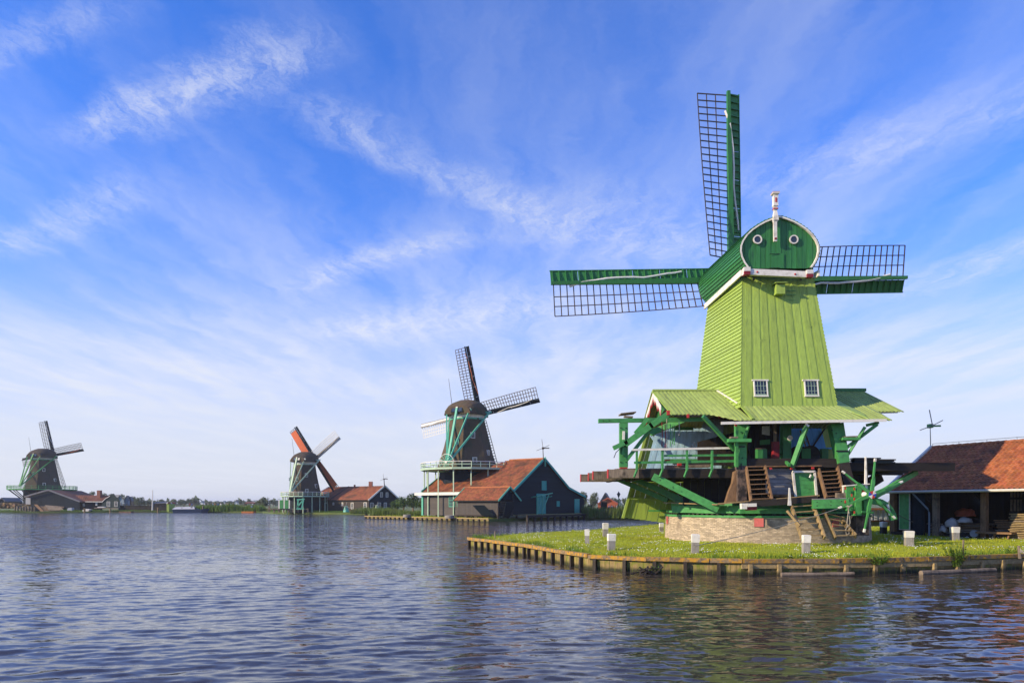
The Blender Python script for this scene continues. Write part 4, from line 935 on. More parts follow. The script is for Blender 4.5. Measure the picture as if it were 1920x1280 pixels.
# ------------------------------------------------------------------ the shed on the right
E0 = V((22.7, 42.0, 0)); ed = V((.447, -.894, 0)); bd = V((.894, .447, 0)); SL = 13.0
shed = empty('timber_shed', E0+V((3, 0, .7)), 0, 'open timber shed with an orange pantile roof behind the winding wheel', 'shed')
ze, zr, run = 3.36, 6.12, 4.47
ea, eb = E0+V((0, 0, ze)), E0+ed*SL+V((0, 0, ze)); ra, rb_ = E0+bd*run+V((0, 0, zr)), E0+bd*run+ed*SL+V((0, 0, zr))
rf = under('roof', [ea, eb, rb_, ra], .10, brownwood, shed)
pantiles('roof_tiles', ea, eb, rb_, ra, tile, rf, .25, .32, .075)
bk0, bk1 = E0+bd*2*run+V((0, 0, ze)), E0+bd*2*run+ed*SL+V((0, 0, ze)); under('roof', [bk0, bk1, rb_, ra], .10, brownwood, shed)
mb = MB(); n = 30
for k in range(n): p0, p1 = ra.lerp(rb_, k/n), ra.lerp(rb_, (k+1.04)/n); mb.tube([p0+V((0, 0, .02+.02*random.random())), p1+V((0, 0, .05))], .12, 6, .135)
tag(mb.build('ridge_tiles', tile, rf), kind='stuff')
MB().tube([ra+V((0, 0, .28)), rb_+V((0, 0, .28))], .012, 4).build('ridge_wire', black, shed)
for k in range(9): p = ra.lerp(rb_, k/8); MB().tube([p, p+V((0, 0, .3))], .012, 4).build('wire_pin', black, shed)
MB().beam(ea-ed*.08-bd*.25-V((0, 0, .10)), ra-ed*.08+V((0, 0, .06)), .12, .26).build('verge_board', white, shed)
MB().beam(bk0-ed*.08+bd*.25-V((0, 0, .10)), ra-ed*.08+V((0, 0, .06)), .12, .26).build('verge_board', white, shed)
g0, g1 = ea-bd*.07-ed*.15-V((0, 0, .06)), eb-bd*.07-V((0, 0, .06)); MB().tube([g0, g1], .075, 8).build('gutter', flat('grey_gutter', (.55, .52, .46)), shed)
Wz = .66
def sp(s, dpt, z): return E0+ed*s+bd*dpt+V((0, 0, z))
for s in (2.6, 5.25, 7.9, 10.5):
    MB().beam(sp(s, .65, Wz), sp(s, .65, 3.65), .28, .28, up=ed).build('post', brownwood if s != 2.6 else drywood, shed)
    MB().beam(sp(s-1.0, .65, 3.5), sp(s-.1, .65, 2.5), .15, .15, up=bd).build('post_brace', darkwood, shed)
MB().beam(sp(0, .65, 3.5), sp(SL, .65, 3.5), .2, .22).build('wall_plate', darkwood, shed)
MB().beam(sp(.05, .55, Wz), sp(.05, .55, 3.4), .3, .3, up=ed).build('post', brownwood, shed)
for k in range(15):
    s0 = .12; MB().slab([sp(s0, .75+.5*k, Wz), sp(s0, .75+.5*(k+.97), Wz), sp(s0, .75+.5*(k+.97), 3.4+2.5*(1-abs((.75+.5*(k+1))/4.47-1))), sp(s0, .75+.5*k, 3.4+2.5*(1-abs((.75+.5*k)/4.47-1)))], ed*.05).build('gable_board', darkwood, shed)
for k in range(52):
    s0 = .1+.25*k; MB().slab([sp(s0, 7.9, Wz), sp(s0+.24, 7.9, Wz), sp(s0+.24, 7.9, 4.0), sp(s0, 7.9, 4.0)], bd*.05).build('back_board', darkwood, shed)
for k in range(34):
    s0 = 5.5+.17*k; MB().slab([sp(s0, 2.6, 2.2), sp(s0+.10, 2.6, 2.2), sp(s0+.10, 2.6, 3.6), sp(s0, 2.6, 3.6)], bd*.04).build('slat', drywood, shed)
MB().slab([sp(5.4, 2.75, Wz), sp(SL, 2.75, Wz), sp(SL, 2.75, 2.2), sp(5.4, 2.75, 2.2)], bd*.05).build('partition', darkwood, shed)
MB().beam(sp(5.4, 2.55, 2.9), sp(SL, 2.55, 2.9), .06, .12).build('slat_rail', darkwood, shed)
for s in (6.3, 7.4): MB().beam(sp(s, 2.5, Wz), sp(s, 2.5, 3.6), .24, .24, up=ed).build('post', darkwood, shed)
dr = MB().slab([sp(.50, .42, 1.05), sp(1.17, .42, 1.05), sp(1.17, .42, 3.2), sp(.50, .42, 3.2)], bd*.06).build('green_door', white, shed)
for k in range(3): MB().slab([sp(.54+.197*k, .39, 1.09), sp(.54+.197*(k+.96), .39, 1.09), sp(.54+.197*(k+.96), .39, 3.18), sp(.54+.197*k, .39, 3.18)], bd*.03).build('door_board', green, dr)
for k in range(4): MB().slab([sp(1.2+.2*k, .55, Wz), sp(1.2+.2*(k+.95), .55, Wz), sp(1.2+.2*(k+.95), .55, 3.4), sp(1.2+.2*k, .55, 3.4)], bd*.05).build('wall_board', tarboard, shed)
MB().slab([sp(.2, .1, .78), sp(1.5, .1, .78), sp(1.5, .6, .78), sp(.2, .6, .78)], (0, 0, .14)).build('door_step', darkwood, shed)
MB().tube([sp(1.55, .1, 3.22), sp(2.3, .35, 2.3), sp(2.36, .4, 2.1), sp(2.36, .4, .75)], .05, 7).build('drain_pipe', flat('zinc_pipe', (.16, .21, .26)), shed)
for k in range(4): MB().beam(sp(2.8+k*2.2, 1.2, .82), sp(4.9+k*2.2, 1.2, .82), .25, .3).build('floor_bearer', darkwood, shed)
vane(1745, 838, 44.2, 72, 'toy windmill vane on a pole above the end of the orange shed roof')
# stored wood and sacks in the shed
def lumber(name, s0, s1, d0, d1, z0, rows_, mat, label, jit=.12):
    r = empty(name, sp((s0+s1)/2, (d0+d1)/2, z0), 0, label, 'lumber stack')
    for k in range(rows_):
        n = max(1, int((d1-d0)/.28)); dx = random.uniform(-jit, jit)
        for j in range(n):
            a = sp(s0+dx+random.uniform(-.04, .04), d0+(d1-d0)*(j+.5)/n, z0+.03+k*.09); b_ = sp(s1+dx+random.uniform(-jit, jit), d0+(d1-d0)*(j+.5)/n+random.uniform(-.02, .02), z0+.03+k*.09+random.uniform(-.012, .012))
            MB().beam(a, b_, .25, .05).build('plank', mat if random.random() < .7 else drywood, r)
    return r
lumber('plank_pile', 6.55, 9.4, .5, 1.5, .68, 16, ochre, 'tall stack of pale rough planks in the sunlit right end of the shed')
lumber('plank_pile', 5.6, 6.4, 1.0, 1.9, .68, 12, brownwood, 'dark stack of planks between the right post and the pale stack')
lumber('plank_pile', 3.3, 5.0, 1.0, 2.2, 1.0, 6, brownwood, 'low stack of brown planks beside the white sacks in the shed')
lumber('plank_pile', 2.0, 2.5, .9, 1.8, .68, 9, brownwood, 'narrow wood stack beside the drain pipe of the shed')
def lump(name, c, sx, sy, sz, mat, label, cat, seed, n=2):
    bm = bmesh.new(); bmesh.ops.create_icosphere(bm, subdivisions=3, radius=1)
    for v in bm.verts:
        k = 1+.28*mnoise.noise(v.co*1.7+V((seed, 0, 0)))+.08*mnoise.noise(v.co*5+V((seed, 2, 0))); v.co = V((v.co.x*sx*k, v.co.y*sy*k, max(-.35, v.co.z)*sz*k))
    me = bpy.data.meshes.new(name); bm.to_mesh(me); bm.free(); me.materials.append(mat)
    for p in me.polygons: p.use_smooth = True
    o = bpy.data.objects.new(name, me); COL.objects.link(o); o.location = c; return tag(o, label, cat)
lump('sack', sp(3.35, .95, 1.42), .38, .30, .36, bagwhite, 'bulging white sack at the left end of the brown planks in the shed', 'sack', 1)
lump('sack', sp(3.95, 1.1, 1.62), .36, .30, .22, bagwhite, 'flatter white sack to the right of the bulging sack', 'sack', 4)
lump('sack', sp(2.85, .9, 1.10), .20, .2, .26, bagwhite, 'small white sack low by the drain pipe post in the shed', 'sack', 8)
lump('tarpaulin', sp(3.2, 2.4, 2.0), .55, .5, .34, orangebag, 'dull red tarpaulin heap in the dark of the shed', 'tarpaulin', 6)
MB().beam(sp(2.7, 1.9, 1.5), sp(4.2, 1.9, 1.5), .9, .5).build('shelf', darkwood, shed)
ck = empty('hand_cart', sp(5.6, .25, .7), 0, 'low wooden hand cart with a grey wheel before the shed post', 'cart')
MB().lathe(sp(5.0, .12, .98), [(.2, -.04), (.2, .04)], 20, tuple(bd)).build('wheel', flat('grey_wheel', (.25, .25, .26)), ck)
MB().beam(sp(5.1, .3, 1.06), sp(6.9, .3, 1.06), .5, .10).build('cart_bed', brownwood, ck)
for s in (5.9, 6.6): MB().beam(sp(s, .25, .66), sp(s+.1, .25, 1.05), .08, .08).build('leg', brownwood, ck)
# sheet piling and bins between mill and shed
sr = empty('sheet_piling', P(1652, 990, 50), 0, 'grey corrugated sheet piles with a rusty rim between brick base and shed', 'sheet piling')
for k in range(7):
    x = 1622+9.2*k; MB().slab([P(x, 982, 50), P(x+4.4, 982, 50), P(x+4.4, 955, 50), P(x, 955, 50)], (0, .1, 0)).build('sheet_pile', container, sr); MB().slab([P(x+4.5, 982, 50.25), P(x+9.1, 982, 50.25), P(x+9.1, 955, 50.25), P(x+4.5, 955, 50.25)], (0, .1, 0)).build('sheet_pile', flat('pale_sheet', (.5, .5, .5)) if k == 0 else bpy.data.materials['pale_sheet'], sr)
MB().beam(P(1620, 953.5, 49.9), P(1690, 953.5, 49.9), .5, .14).build('rusty_rim', rust, sr)
for k in range(6):
    x = 1622+9*k; MB().slab([P(x, 986, 47.5), P(x+8.5, 986, 47.5), P(x+8.5, 977, 47.5), P(x, 977, 47.5)], (0, .1, 0)).build('sheet_pile', container, sr)
MB().beam(P(1620, 976, 47.4), P(1690, 976, 47.4), .5, .1).build('rusty_rim', rust, sr)
# ------------------------------------------------------------------ thatched smock mills
def smock_mill(loc, yaw, label, r_bot, r_top, z_gal, z_top, gal_r, cap_h, RR, sail_rot, base_fn=None, cloths=(None, None, None, None), full=(), tail_r=6.6, gal_mat=palegreen, brace_mat=mint, th=thatch, sail_mats=None, n_side=8, wheel=True, rail=True, zb=.45, posts=True, hubk=.5, pale=()):
    root = empty('windmill', loc, yaw, label, 'windmill')       # local y runs from the tail to the sails
    H = z_top-z_gal; mb = MB(); prof = [(0, r_bot), (.15, lerp(r_bot, r_top, .22)), (.42, lerp(r_bot, r_top, .53)), (.7, lerp(r_bot, r_top, .79)), (1, r_top)]
    for (h0, r0), (h1, r1) in zip(prof[:-1], prof[1:]):
        for k in range(8):
            a0, a1 = R(22.5+45*k), R(67.5+45*k)
            mb.add([(r0*math.cos(a0), r0*math.sin(a0), z_gal+h0*H), (r0*math.cos(a1), r0*math.sin(a1), z_gal+h0*H), (r1*math.cos(a1), r1*math.sin(a1), z_gal+h1*H), (r1*math.cos(a0), r1*math.sin(a0), z_gal+h1*H)], [[0, 1, 2, 3]])
    tw = mb.build('thatched_tower', th, root, True)
    for k, h in ((4, .12), (5, .5), (6, .15), (6, .62), (7, .3)):
        a = R(45*k+45); d = V((math.cos(a), math.sin(a), 0)); u = V((-d.y, d.x, 0)); rr = None
        for (h0, r0), (h1, r1) in zip(prof[:-1], prof[1:]):
            if h0 <= h <= h1: rr = lerp(r0, r1, (h-h0)/(h1-h0))*math.cos(R(22.5))
        c = d*(rr+.02)+V((0, 0, z_gal+h*H)); dd = .5
        MB().beam(c-d*.5-V((0, 0, .5)), c-d*.5+V((0, 0, .5)), .75, 1.2, up=d).build('tower_window', white if k != 5 else brace_mat, tw, True)
        MB().beam(c-d*.48-V((0, 0, .4)), c-d*.48+V((0, 0, .4)), .55, 1.2, up=d).build('pane', glass, tw, True)
    mb = MB()
    for z0, z1, o in ((-.35, -.05, .10), (-.05, .16, .2)): mb.lathe((0, 0, z_top), [(r_top+o, z0), (r_top+o, z1)], 16)
    mb.build('cap_ring', white, root, True); MB().lathe((0, 0, z_top-.62), [(r_top+.06, 0), (r_top+.06, .25)], 16).build('green_ring', brace_mat, root, True)
    # cap: sections along the axis
    secs = [(-r_top*1.22, .80, .52), (-r_top*.85, .98, .80), (-r_top*.3, 1.07, 1.0), (r_top*.4, 1.05, 1.04), (r_top*.95, .86, .98), (r_top*1.2, .70, .86)]
    mb = MB(); ns = 9; rings_ = []
    for s, wf, hf in secs:
        ringp = []
        for k in range(ns+1):
            a = math.pi*k/ns; x = math.cos(a); zc_ = math.sin(a)
            xx = (abs(x)**.8)*(1 if x > 0 else -1)*(r_top+.25)*wf*(1-.12*zc_); ringp.append(V((xx, s, z_top+.15+cap_h*hf*(zc_**.75))))
        rings_.append(ringp)
    vs = [p for rg in rings_ for p in rg]; m_ = ns+1
    fs = [[i*m_+k, i*m_+k+1, (i+1)*m_+k+1, (i+1)*m_+k] for i in range(len(secs)-1) for k in range(ns)]
    fs += [list(range(m_)), [(len(secs)-1)*m_+k for k in range(m_)][::-1]]
    fs += [[i*m_+ns, i*m_, (i+1)*m_, (i+1)*m_+ns] for i in range(len(secs)-1)]
    cap = mb.add(vs, fs).build('thatched_cap', th, root, True)
    yb = secs[0][0]
    for x in (-.62, .62):
        MB().beam(V((x, yb-.10, z_top+.35)), V((x*.85, yb+.15, z_top+1.35)), 1.05, .14, up=(0, -1, 0)).build('cap_window', tarboard, cap, True); MB().beam(V((x, yb-.17, z_top+.5)), V((x*.88, yb+.02, z_top+1.1)), .7, .08, up=(0, -1, 0)).build('pane', glass, cap, True)
    # tail: long and short braces down to the winding wheel
    fz = z_gal+.9; foot = V((0, -tail_r, fz)); zt = z_top+.75
    for x, y, z, wd in ((-3.9, .8, zt, .28), (3.9, .8, zt, .28), (-2.2, yb*.9, zt, .22), (2.2, yb*.9, zt, .22), (0, yb, zt+.35, .34)):
        MB().beam(V((x, y, z)), foot+V((x*.06, 0, .0)), wd, wd).build('tail_brace', brace_mat, root, True)
        MB().box((x, y, z+.05), .34, .3, .34).build('brace_head', white, root, True)
    MB().beam((-4.2, .8, zt-.05), (4.2, .8, zt-.05), .26, .28).build('cap_beam', brace_mat, root, True); MB().beam((-2.5, yb*.9, zt-.05), (2.5, yb*.9, zt-.05), .24, .26).build('cap_beam', brace_mat, root, True)
    if wheel:
        wb_ = MB().lathe(foot+V((0, -.25, 0)), [(.22, 0), (.22, .3)], 12, (0, -1, 0)).build('winding_wheel', white, root, True)
        for k in range(14):
            a = 2*math.pi*k/14; d = V((math.cos(a), 0, math.sin(a))); MB().beam(foot+V((0, -.4, 0))+d*.2, foot+V((0, -.4, 0))+d*1.45, .07, .07, up=(0, 1, 0)).build('spoke', brace_mat, wb_, True)
        mb = MB(); pts = [foot+V((1.32*math.cos(2*math.pi*k/20), -.4, 1.32*math.sin(2*math.pi*k/20))) for k in range(21)]; mb.tube(pts, .05, 5).build('rim', white, wb_, True)
    # gallery
    if gal_r:
        n = 16; mb = MB(); vs = []; fs = []
        for k in range(n):
            a = 2*math.pi*(k+.5)/n
            for r_, z in ((r_bot*.7, z_gal-.2), (gal_r, z_gal-.2), (gal_r, z_gal), (r_bot*.7, z_gal)): vs.append(V((r_*math.cos(a), r_*math.sin(a), z)))
        for k in range(n):
            i, j_ = 4*k, 4*((k+1) % n)
            for e in range(4): fs.append([i+e, i+(e+1) % 4, j_+(e+1) % 4, j_+e][::-1])
        gal = mb.add(vs, fs).build('gallery', gal_mat, root, True)
        cs = [V((gal_r*math.cos(2*math.pi*(k+.5)/n), gal_r*math.sin(2*math.pi*(k+.5)/n), z_gal)) for k in range(n+1)]
        for k in range(n):
            a, b_ = cs[k], cs[k+1]; z = V((0, 0, 1))
            MB().beam(a+z*1.0, b_+z*1.0, .10, .10).build('hand_rail', white if gal_mat is not green else gal_mat, gal, True); MB().beam(a+z*.55, b_+z*.55, .07, .12).build('mid_rail', gal_mat, gal, True)
            MB().beam(a, a+z*1.0, .1, .1, up=(0, 1, 0)).build('rail_post', gal_mat, gal, True); MB().beam(lerp(a, b_, .5), lerp(a, b_, .5)+z*1.0, .08, .08, up=(0, 1, 0)).build('rail_post', gal_mat, gal, True)
            nn = V((a.x, a.y, 0)).normalized(); MB().beam(a*1.0+nn*.05-z*.1, b_+nn*.05-z*.1, .06, .30).build('fascia', gal_mat, gal, True)
            if posts: MB().beam(V((a.x*.93, a.y*.93, zb-.3)), V((a.x*.93, a.y*.93, z_gal-.2)), .16, .16, up=(0, 1, 0)).build('gallery_post', gal_mat, root, True)
            else: MB().beam(V((a.x*.52, a.y*.52, z_gal-3.6)), V((a.x*.95, a.y*.95, z_gal-.2)), .16, .2).build('gallery_strut', darkwood, root, True)
    # sails
    HB = V((0, r_top*1.2+.55, z_top+cap_h*hubk)); tl = R(7)
    ex_, ez_, en_ = V((1, 0, 0)), V((0, -math.sin(tl), math.cos(tl))), V((0, math.cos(tl), math.sin(tl)))
    W_ = root.matrix_basis
    rot = Matrix.Rotation(yaw, 3, 'Z')
    for q_ in range(4):
        sail(root, V(loc)+rot@(HB-en_*(.25 if q_ % 2 else 0)), rot@ex_, rot@ez_, rot@en_, R(sail_rot+90*q_), RR, 2.0, (sail_mats or (tarboard, iron, tarboard)) if q_ not in pale else (concrete, cloth, cloth), 22, False, .62, cloths[q_], 'full' if q_ in full else None)
    MB().beam(HB-en_*1.5, HB+en_*.5, .55, .55).build('windshaft', tarboard, root, True)
    rodp = V((-1.2, yb*.9, z_top+cap_h*.7)); MB().tube([rodp, rodp+V((-.5, -.2, 4.2))], .05, 5, .03).build('lightning_rod', iron, root, True)
    return root
def oct_base(root, z0, z1, r0, r1, mat, pitch=.3):
    n = int((z1-z0)/pitch)
    for k in range(8):
        for i in range(n):
            za, zb_ = z0+i*pitch, z0+(i+1)*pitch; ra_, rb2 = lerp(r0, r1, i/n)+.04, lerp(r0, r1, (i+1)/n); a0, a1 = R(22.5+45*k), R(67.5+45*k)
            MB().add([(ra_*math.cos(a0), ra_*math.sin(a0), za), (ra_*math.cos(a1), ra_*math.sin(a1), za), (rb2*math.cos(a1), rb2*math.sin(a1), zb_), (rb2*math.cos(a0), rb2*math.sin(a0), zb_), (ra_*math.cos(a0)*.98, ra_*math.sin(a0)*.98, za), (ra_*math.cos(a1)*.98, ra_*math.sin(a1)*.98, za)], [[0, 1, 2, 3], [4, 5, 1, 0]]).build('base_board', mat, root, True)
# --- middle mill with its barn
YK = 118.0
kat = smock_mill(V(((876-960)/F*YK, YK, 0)), R(-25), 'thatched windmill with bare sails and winding wheel above the big red-roofed barn', 5.3, 2.85, 8.4, 17.35, 7.8, 2.7, 11.9, 9.0, cloths=(flat('rust_cloth', (.38, .12, .06)), cloth, None, cloth), zb=.5, hubk=.38, pale=(1,))  # pale left sail: sun glare on its tarred boards is put into the colour
oct_base(kat, .4, 8.2, 4.9, 4.75, tarboard)
A = V((.16, 104, 0)); ga = V((.6, .8, 0)); gl = V((-.8, .6, 0)); GW, LW, ZE, ZP, ZF = 20.6, 18.7, 4.62, 9.72, .95
barn = empty('barn', A+gl*6+ga*6, 0, 'black boarded barn with wide orange tiled roof and green edged gable', 'barn')
PK = 8.0
def prof_g(u):
    s = u*GW
    return lerp(ZE, ZP, s/PK) if s < PK else (lerp(ZP, 5.2, (s-PK)/(15.2-PK)) if s < 15.2 else lerp(5.2, 3.7, (s-15.2)/(GW-15.2)))
board_wall('gable_board', A, A+ga*GW, ZF, lambda u: prof_g(u)-.12, tarboard, barn, .34)
board_wall('wall_board', A+gl*LW, A, .75, lambda u: ZE-.1, barngrey, barn, .32)
peak, e0 = A+ga*PK+V((0, 0, ZP)), A+V((0, 0, ZE)); r1 = peak+gl*6.7; vtop = A+gl*(LW-.2)+ga*4.0+V((0, 0, lerp(ZE, ZP, .5))); e1 = A+gl*LW+V((0, 0, ZE))
lw_ = V((0, 0, -.34)); rf = under('roof', [e0-gl*.35-ga*.3+lw_, peak-gl*.35+lw_, r1+lw_, vtop+lw_, e1-ga*.3+lw_], .12, darkwood, barn)
def kclip(u, v): return (u*LW < 6.9 or v < lerp(1.0, .5, min(1, (u*LW-6.9)/11.5)))
pantiles('roof_tiles', e0-gl*.3-ga*.35+V((0, 0, -.2)), e1-ga*.35+V((0, 0, -.2)), peak+gl*LW, peak-gl*.3, tile2, rf, .30, .38, .04, kclip)
bk = [A+ga*GW+V((0, 0, 3.7)), A+ga*15.2+V((0, 0, 5.2)), peak]
under('roof', [bk[2]-gl*.35, bk[1]-gl*.35, bk[1]+gl*9, r1+gl*1], .12, tile3, barn); under('roof', [bk[1]-gl*.35, bk[0]-gl*.35, bk[0]+gl*9, bk[1]+gl*9], .12, tile3, barn)
up_ = V((0, 0, .06)); of = ga.cross(V((0, 0, 1)))*.2-gl*.25
for a, b_ in ((e0-ga*.35-V((0, 0, .2)), peak), (peak, bk[1]), (bk[1], bk[0])): MB().beam(a-gl*.32+up_, b_-gl*.32+up_, .12, .34).build('barge_board', teal, barn)
MB().beam(peak-gl*.4-V((0, 0, 1.2)), peak-gl*.4+V((0, 0, .3)), .2, .14, up=ga).build('peak_board', mint, barn)
MB().beam(e1-ga*.35, vtop, .12, .3).build('barge_board', mint, barn); MB().beam(e1-ga*.36-V((0, 0, .22)), e0-ga*.36-V((0, 0, .22)), .1, .16).build('eave_board', mint, barn)
mb = MB(); mb.tube([peak-gl*.3+V((0, 0, .06)), r1+V((0, 0, .06))], .17, 6); mb.build('ridge_tiles', tile, barn)
nn = V((ga.y, -ga.x, 0))
def kg(s, z): return A+ga*s+V((0, 0, z))
window(barn, kg(8.2, 5.5), ga, nn, 1.35, 1.5, teal, (0, 0), teal); window(barn, kg(12.3, 2.6), ga, nn, .9, .9, teal, (0, 0), teal)
dr = MB().slab([kg(17.3, 1.0)+nn*.06, kg(18.9, 1.0)+nn*.06, kg(18.9, 3.3)+nn*.06, kg(17.3, 3.3)+nn*.06], nn*.06).build('door', teal, barn); MB().beam(kg(17.3, 3.35)+nn*.1, kg(18.9, 3.35)+nn*.1, .1, .1).build('door_frame', mint, dr)
dr = MB().slab([kg(6.0, 1.0)+nn*.06, kg(8.6, 1.0)+nn*.06, kg(8.6, 4.2)+nn*.06, kg(6.0, 4.2)+nn*.06], nn*.06).build('door', teal, barn)
fr = MB()
for s in (4.6, 6.0): fr.beam(kg(s, .95)+nn*1.2, kg(s+.1, 3.7)+nn*1.2, .16, .16, up=ga)
for s in (4.6, 6.0, 8.5): fr.beam(kg(s, 3.6)+nn*.1, kg(s, 3.8)+nn*1.3, .14, .14)
fr.beam(kg(4.5, 3.75)+nn*1.25, kg(8.8, 4.3)+nn*1.25, .12, .16); fr.beam(kg(6.0, 1.1)+nn*1.1, kg(8.4, 4.0)+nn*.8, .12, .12); fr.beam(kg(4.6, 1.0)+nn*1.2, kg(5.9, 3.5)+nn*1.2, .1, .1); fr.build('hoist_frame', mint, barn)
nl = V((-gl.y, gl.x, 0)) if False else V((gl.y*-1, gl.x, 0)); nl = nl if nl.y < 0 else -nl
def kl(s, z): return A+gl*s+V((0, 0, z))
window(barn, kl(12.2, 2.9), gl, nl, 1.3, 1.6, mint, (2, 2)); MB().beam(kl(10.7, 2.1)+nl*.08, kl(10.7, 3.7)+nl*.08, .8, .06, up=nl).build('shutter', mint, barn)
MB().beam(kl(LW, .7), kl(LW, ZE), .35, .35, up=gl).build('corner_board', mint, barn); MB().beam(kl(LW+1.2, ZE-.4)+nl*.7, kl(9.8, ZE-.4)+nl*.7, .15, .45).build('white_board', white, barn)
for k in range(9): MB().beam(kl(1+k*2.1, -.3), kl(1+k*2.1, .8), .3, .3, up=gl).build('pile', wetwood, barn)
vane(1019, 862, 109, 40, 'small windmill vane on the peak of the green edged barn gable')
# annex with its own roof
ax0 = A+gl*.3+nl*3.3+V((0, 0, 0)); 
an = empty('boat_shed', ax0, 0, 'small grey shed with an orange roof and open front before the barn', 'shed')
AL, AW = 7.9, 4.6
def ap(s, d, z): return ax0+gl*s-nl*d+V((0, 0, z))
for k in range(26): MB().slab([ap(AL*k/26, 0, .9), ap(AL*(k+.95)/26, 0, .9), ap(AL*(k+.95)/26, 0, 3.2), ap(AL*k/26, 0, 3.2)], nl*.05).build('wall_board', barngrey, an)
rf = under('roof', [ap(-.5, -.5, 3.05), ap(AL+.4, -.5, 3.05), ap(AL+.4, AW/2, 5.0), ap(-.5, AW/2, 5.0)], .1, darkwood, an); pantiles('roof_tiles', ap(AL+.4, -.5, 3.08), ap(-.5, -.5, 3.08), ap(-.5, AW/2, 5.05), ap(AL+.4, AW/2, 5.05), tile2, rf, .28, .36, .04)
MB().tube([ap(-.5, AW/2, 5.1), ap(AL+.4, AW/2, 5.1)], .14, 6).build('ridge_tiles', tile, an)
under('roof', [ap(-.5, AW+.4, 3.1), ap(AL+.4, AW+.4, 3.1), ap(AL+.4, AW/2, 5.0), ap(-.5, AW/2, 5.0)], .1, tile3, an)
for e in (-.55, AL+.45):
    MB().beam(ap(e, -.55, 3.05), ap(e, AW/2, 5.08), .1, .24).build('barge_board', mint, an); MB().beam(ap(e, AW+.45, 3.05), ap(e, AW/2, 5.08), .1, .24).build('barge_board', mint, an)
for k in range(6): MB().slab([ap(-.1, .2+AW*k/6.2, 3.2), ap(-.1, .2+AW*(k+.95)/6.2, 3.2), ap(-.1, .2+AW*(k+.95)/6.2, 3.3+1.6*(1-abs((k+.95)/3-1))), ap(-.1, .2+AW*k/6.2, 3.3+1.6*(1-abs(k/3-1)))], gl*.05).build('gable_board', tarboard, an)
for s, d in ((0, 0), (0, AW), (4, 0), (AL, 0), (2, 0), (6, 0)): MB().beam(ap(s, d, -.3), ap(s, d, 3.2 if s == 0 else .9), .22, .22, up=gl).build('post', wetwood, an)
MB().beam(ap(-.2, -.1, .85), ap(AL, -.1, .85), .2, .2).build('floor_beam', brownboard, an)
for k in range(7): MB().beam(ap(.1, .4, 1.2+.28*k), ap(.1+.5*random.random(), AW-.3, 1.2+.28*k), .3, .10).build('stored_plank', drywood, an)
MB().slab([ap(-.6, .5, .6), ap(-.6, 2.2, .6), ap(-1.4, 2.4, 2.9), ap(-1.4, .1, 2.9)], gl*.08).build('hatch_flap', tarboard, an); MB().slab([ap(.2, -.5, .9), ap(2.6, -.5, .9), ap(3.8, -1.2, 2.4), ap(1.6, -1.2, 2.4)], gl*.0+V((0, 0, -.07))).build('hatch_flap', tarboard, an)
# boardwalk on piles to the right of the barn
bw = empty('boardwalk', kg(10, .9)+nn*1.5, 0, 'dark boardwalk on piles along the barn gable', 'boardwalk')
for k in range(34):
    s = -.4+k*.78; MB().slab([kg(s, .82)+nn*3.0, kg(s+.74, .82)+nn*3.0, kg(s+.74, .82)+nn*.1, kg(s, .82)+nn*.1], (0, 0, .10)).build('deck_plank', brownboard, bw)
MB().beam(kg(-.5, .72)+nn*2.9, kg(26, .72)+nn*2.9, .2, .22).build('edge_beam', darkwood, bw)
for k in range(15): MB().beam(kg(-.2+k*1.8, -.5)+nn*2.8, kg(-.2+k*1.8, .75)+nn*2.8, .28, .28, up=ga).build('pile', wetwood, bw)
rl = empty('rail_fence', kg(22, .9)+nn*2.8, 0, 'dark post and rail fence on the boardwalk behind the barn', 'fence')
for k in range(7): MB().beam(kg(20.4+k*1.0, .92)+nn*2.75, kg(20.4+k*1.0, 2.0)+nn*2.75, .1, .1, up=ga).build('fence_post', darkwood, rl)
for z in (1.35, 1.65, 1.95): MB().beam(kg(20.3, z)+nn*2.75, kg(26.6, z)+nn*2.75, .06, .08).build('fence_rail', darkwood, rl)
# low quay before the middle mill
q2 = empty('low_quay', P(800, 973, 110), 0, 'low timber quay with small posts before the thatched mill barn', 'quay wall')
a, b_ = V((-25.6, 120.8, 0)), V((-3.3, 99.6, 0)); d = (b_-a).normalized(); nq = V((d.y, -d.x, 0)); L = (b_-a).length; nq = nq if nq.y < 0 else -nq
MB().beam(a+V((0, 0, .45)), b_+V((0, 0, .45)), .3, .16).build('cap_beam', quaytimber, q2)
for k in range(26): MB().beam(a+d*(.4+k*L/26)+nq*.15-V((0, 0, .5)), a+d*(.4+k*L/26)+nq*.15+V((0, 0, .38)), .22, .2, up=d).build('quay_post', wetwood, q2)
for k in range(52): s = k*L/52; MB().slab([a+d*s-V((0, 0, .4)), a+d*(s+L/52-.03)-V((0, 0, .4)), a+d*(s+L/52-.03)+V((0, 0, .4)), a+d*s+V((0, 0, .4))], nq*.05).build('plank', quayboard, q2)
for x, y, wd, lb in ((763, 963, 15, 'round stone ring on the grass left of the gallery posts'), (843, 966, 18, 'round stone ring on the grass before the barn wall')):
    Yq = 112 if x < 800 else 104.5; c = P(x, y, Yq); r_ = wd/2/F*Yq; tag(MB().lathe((c.x, c.y, .42), [(r_, 0), (r_, .42), (r_*.75, .45), (r_*.7, .2)], 20).build('millstone', concrete), lb, 'millstone')
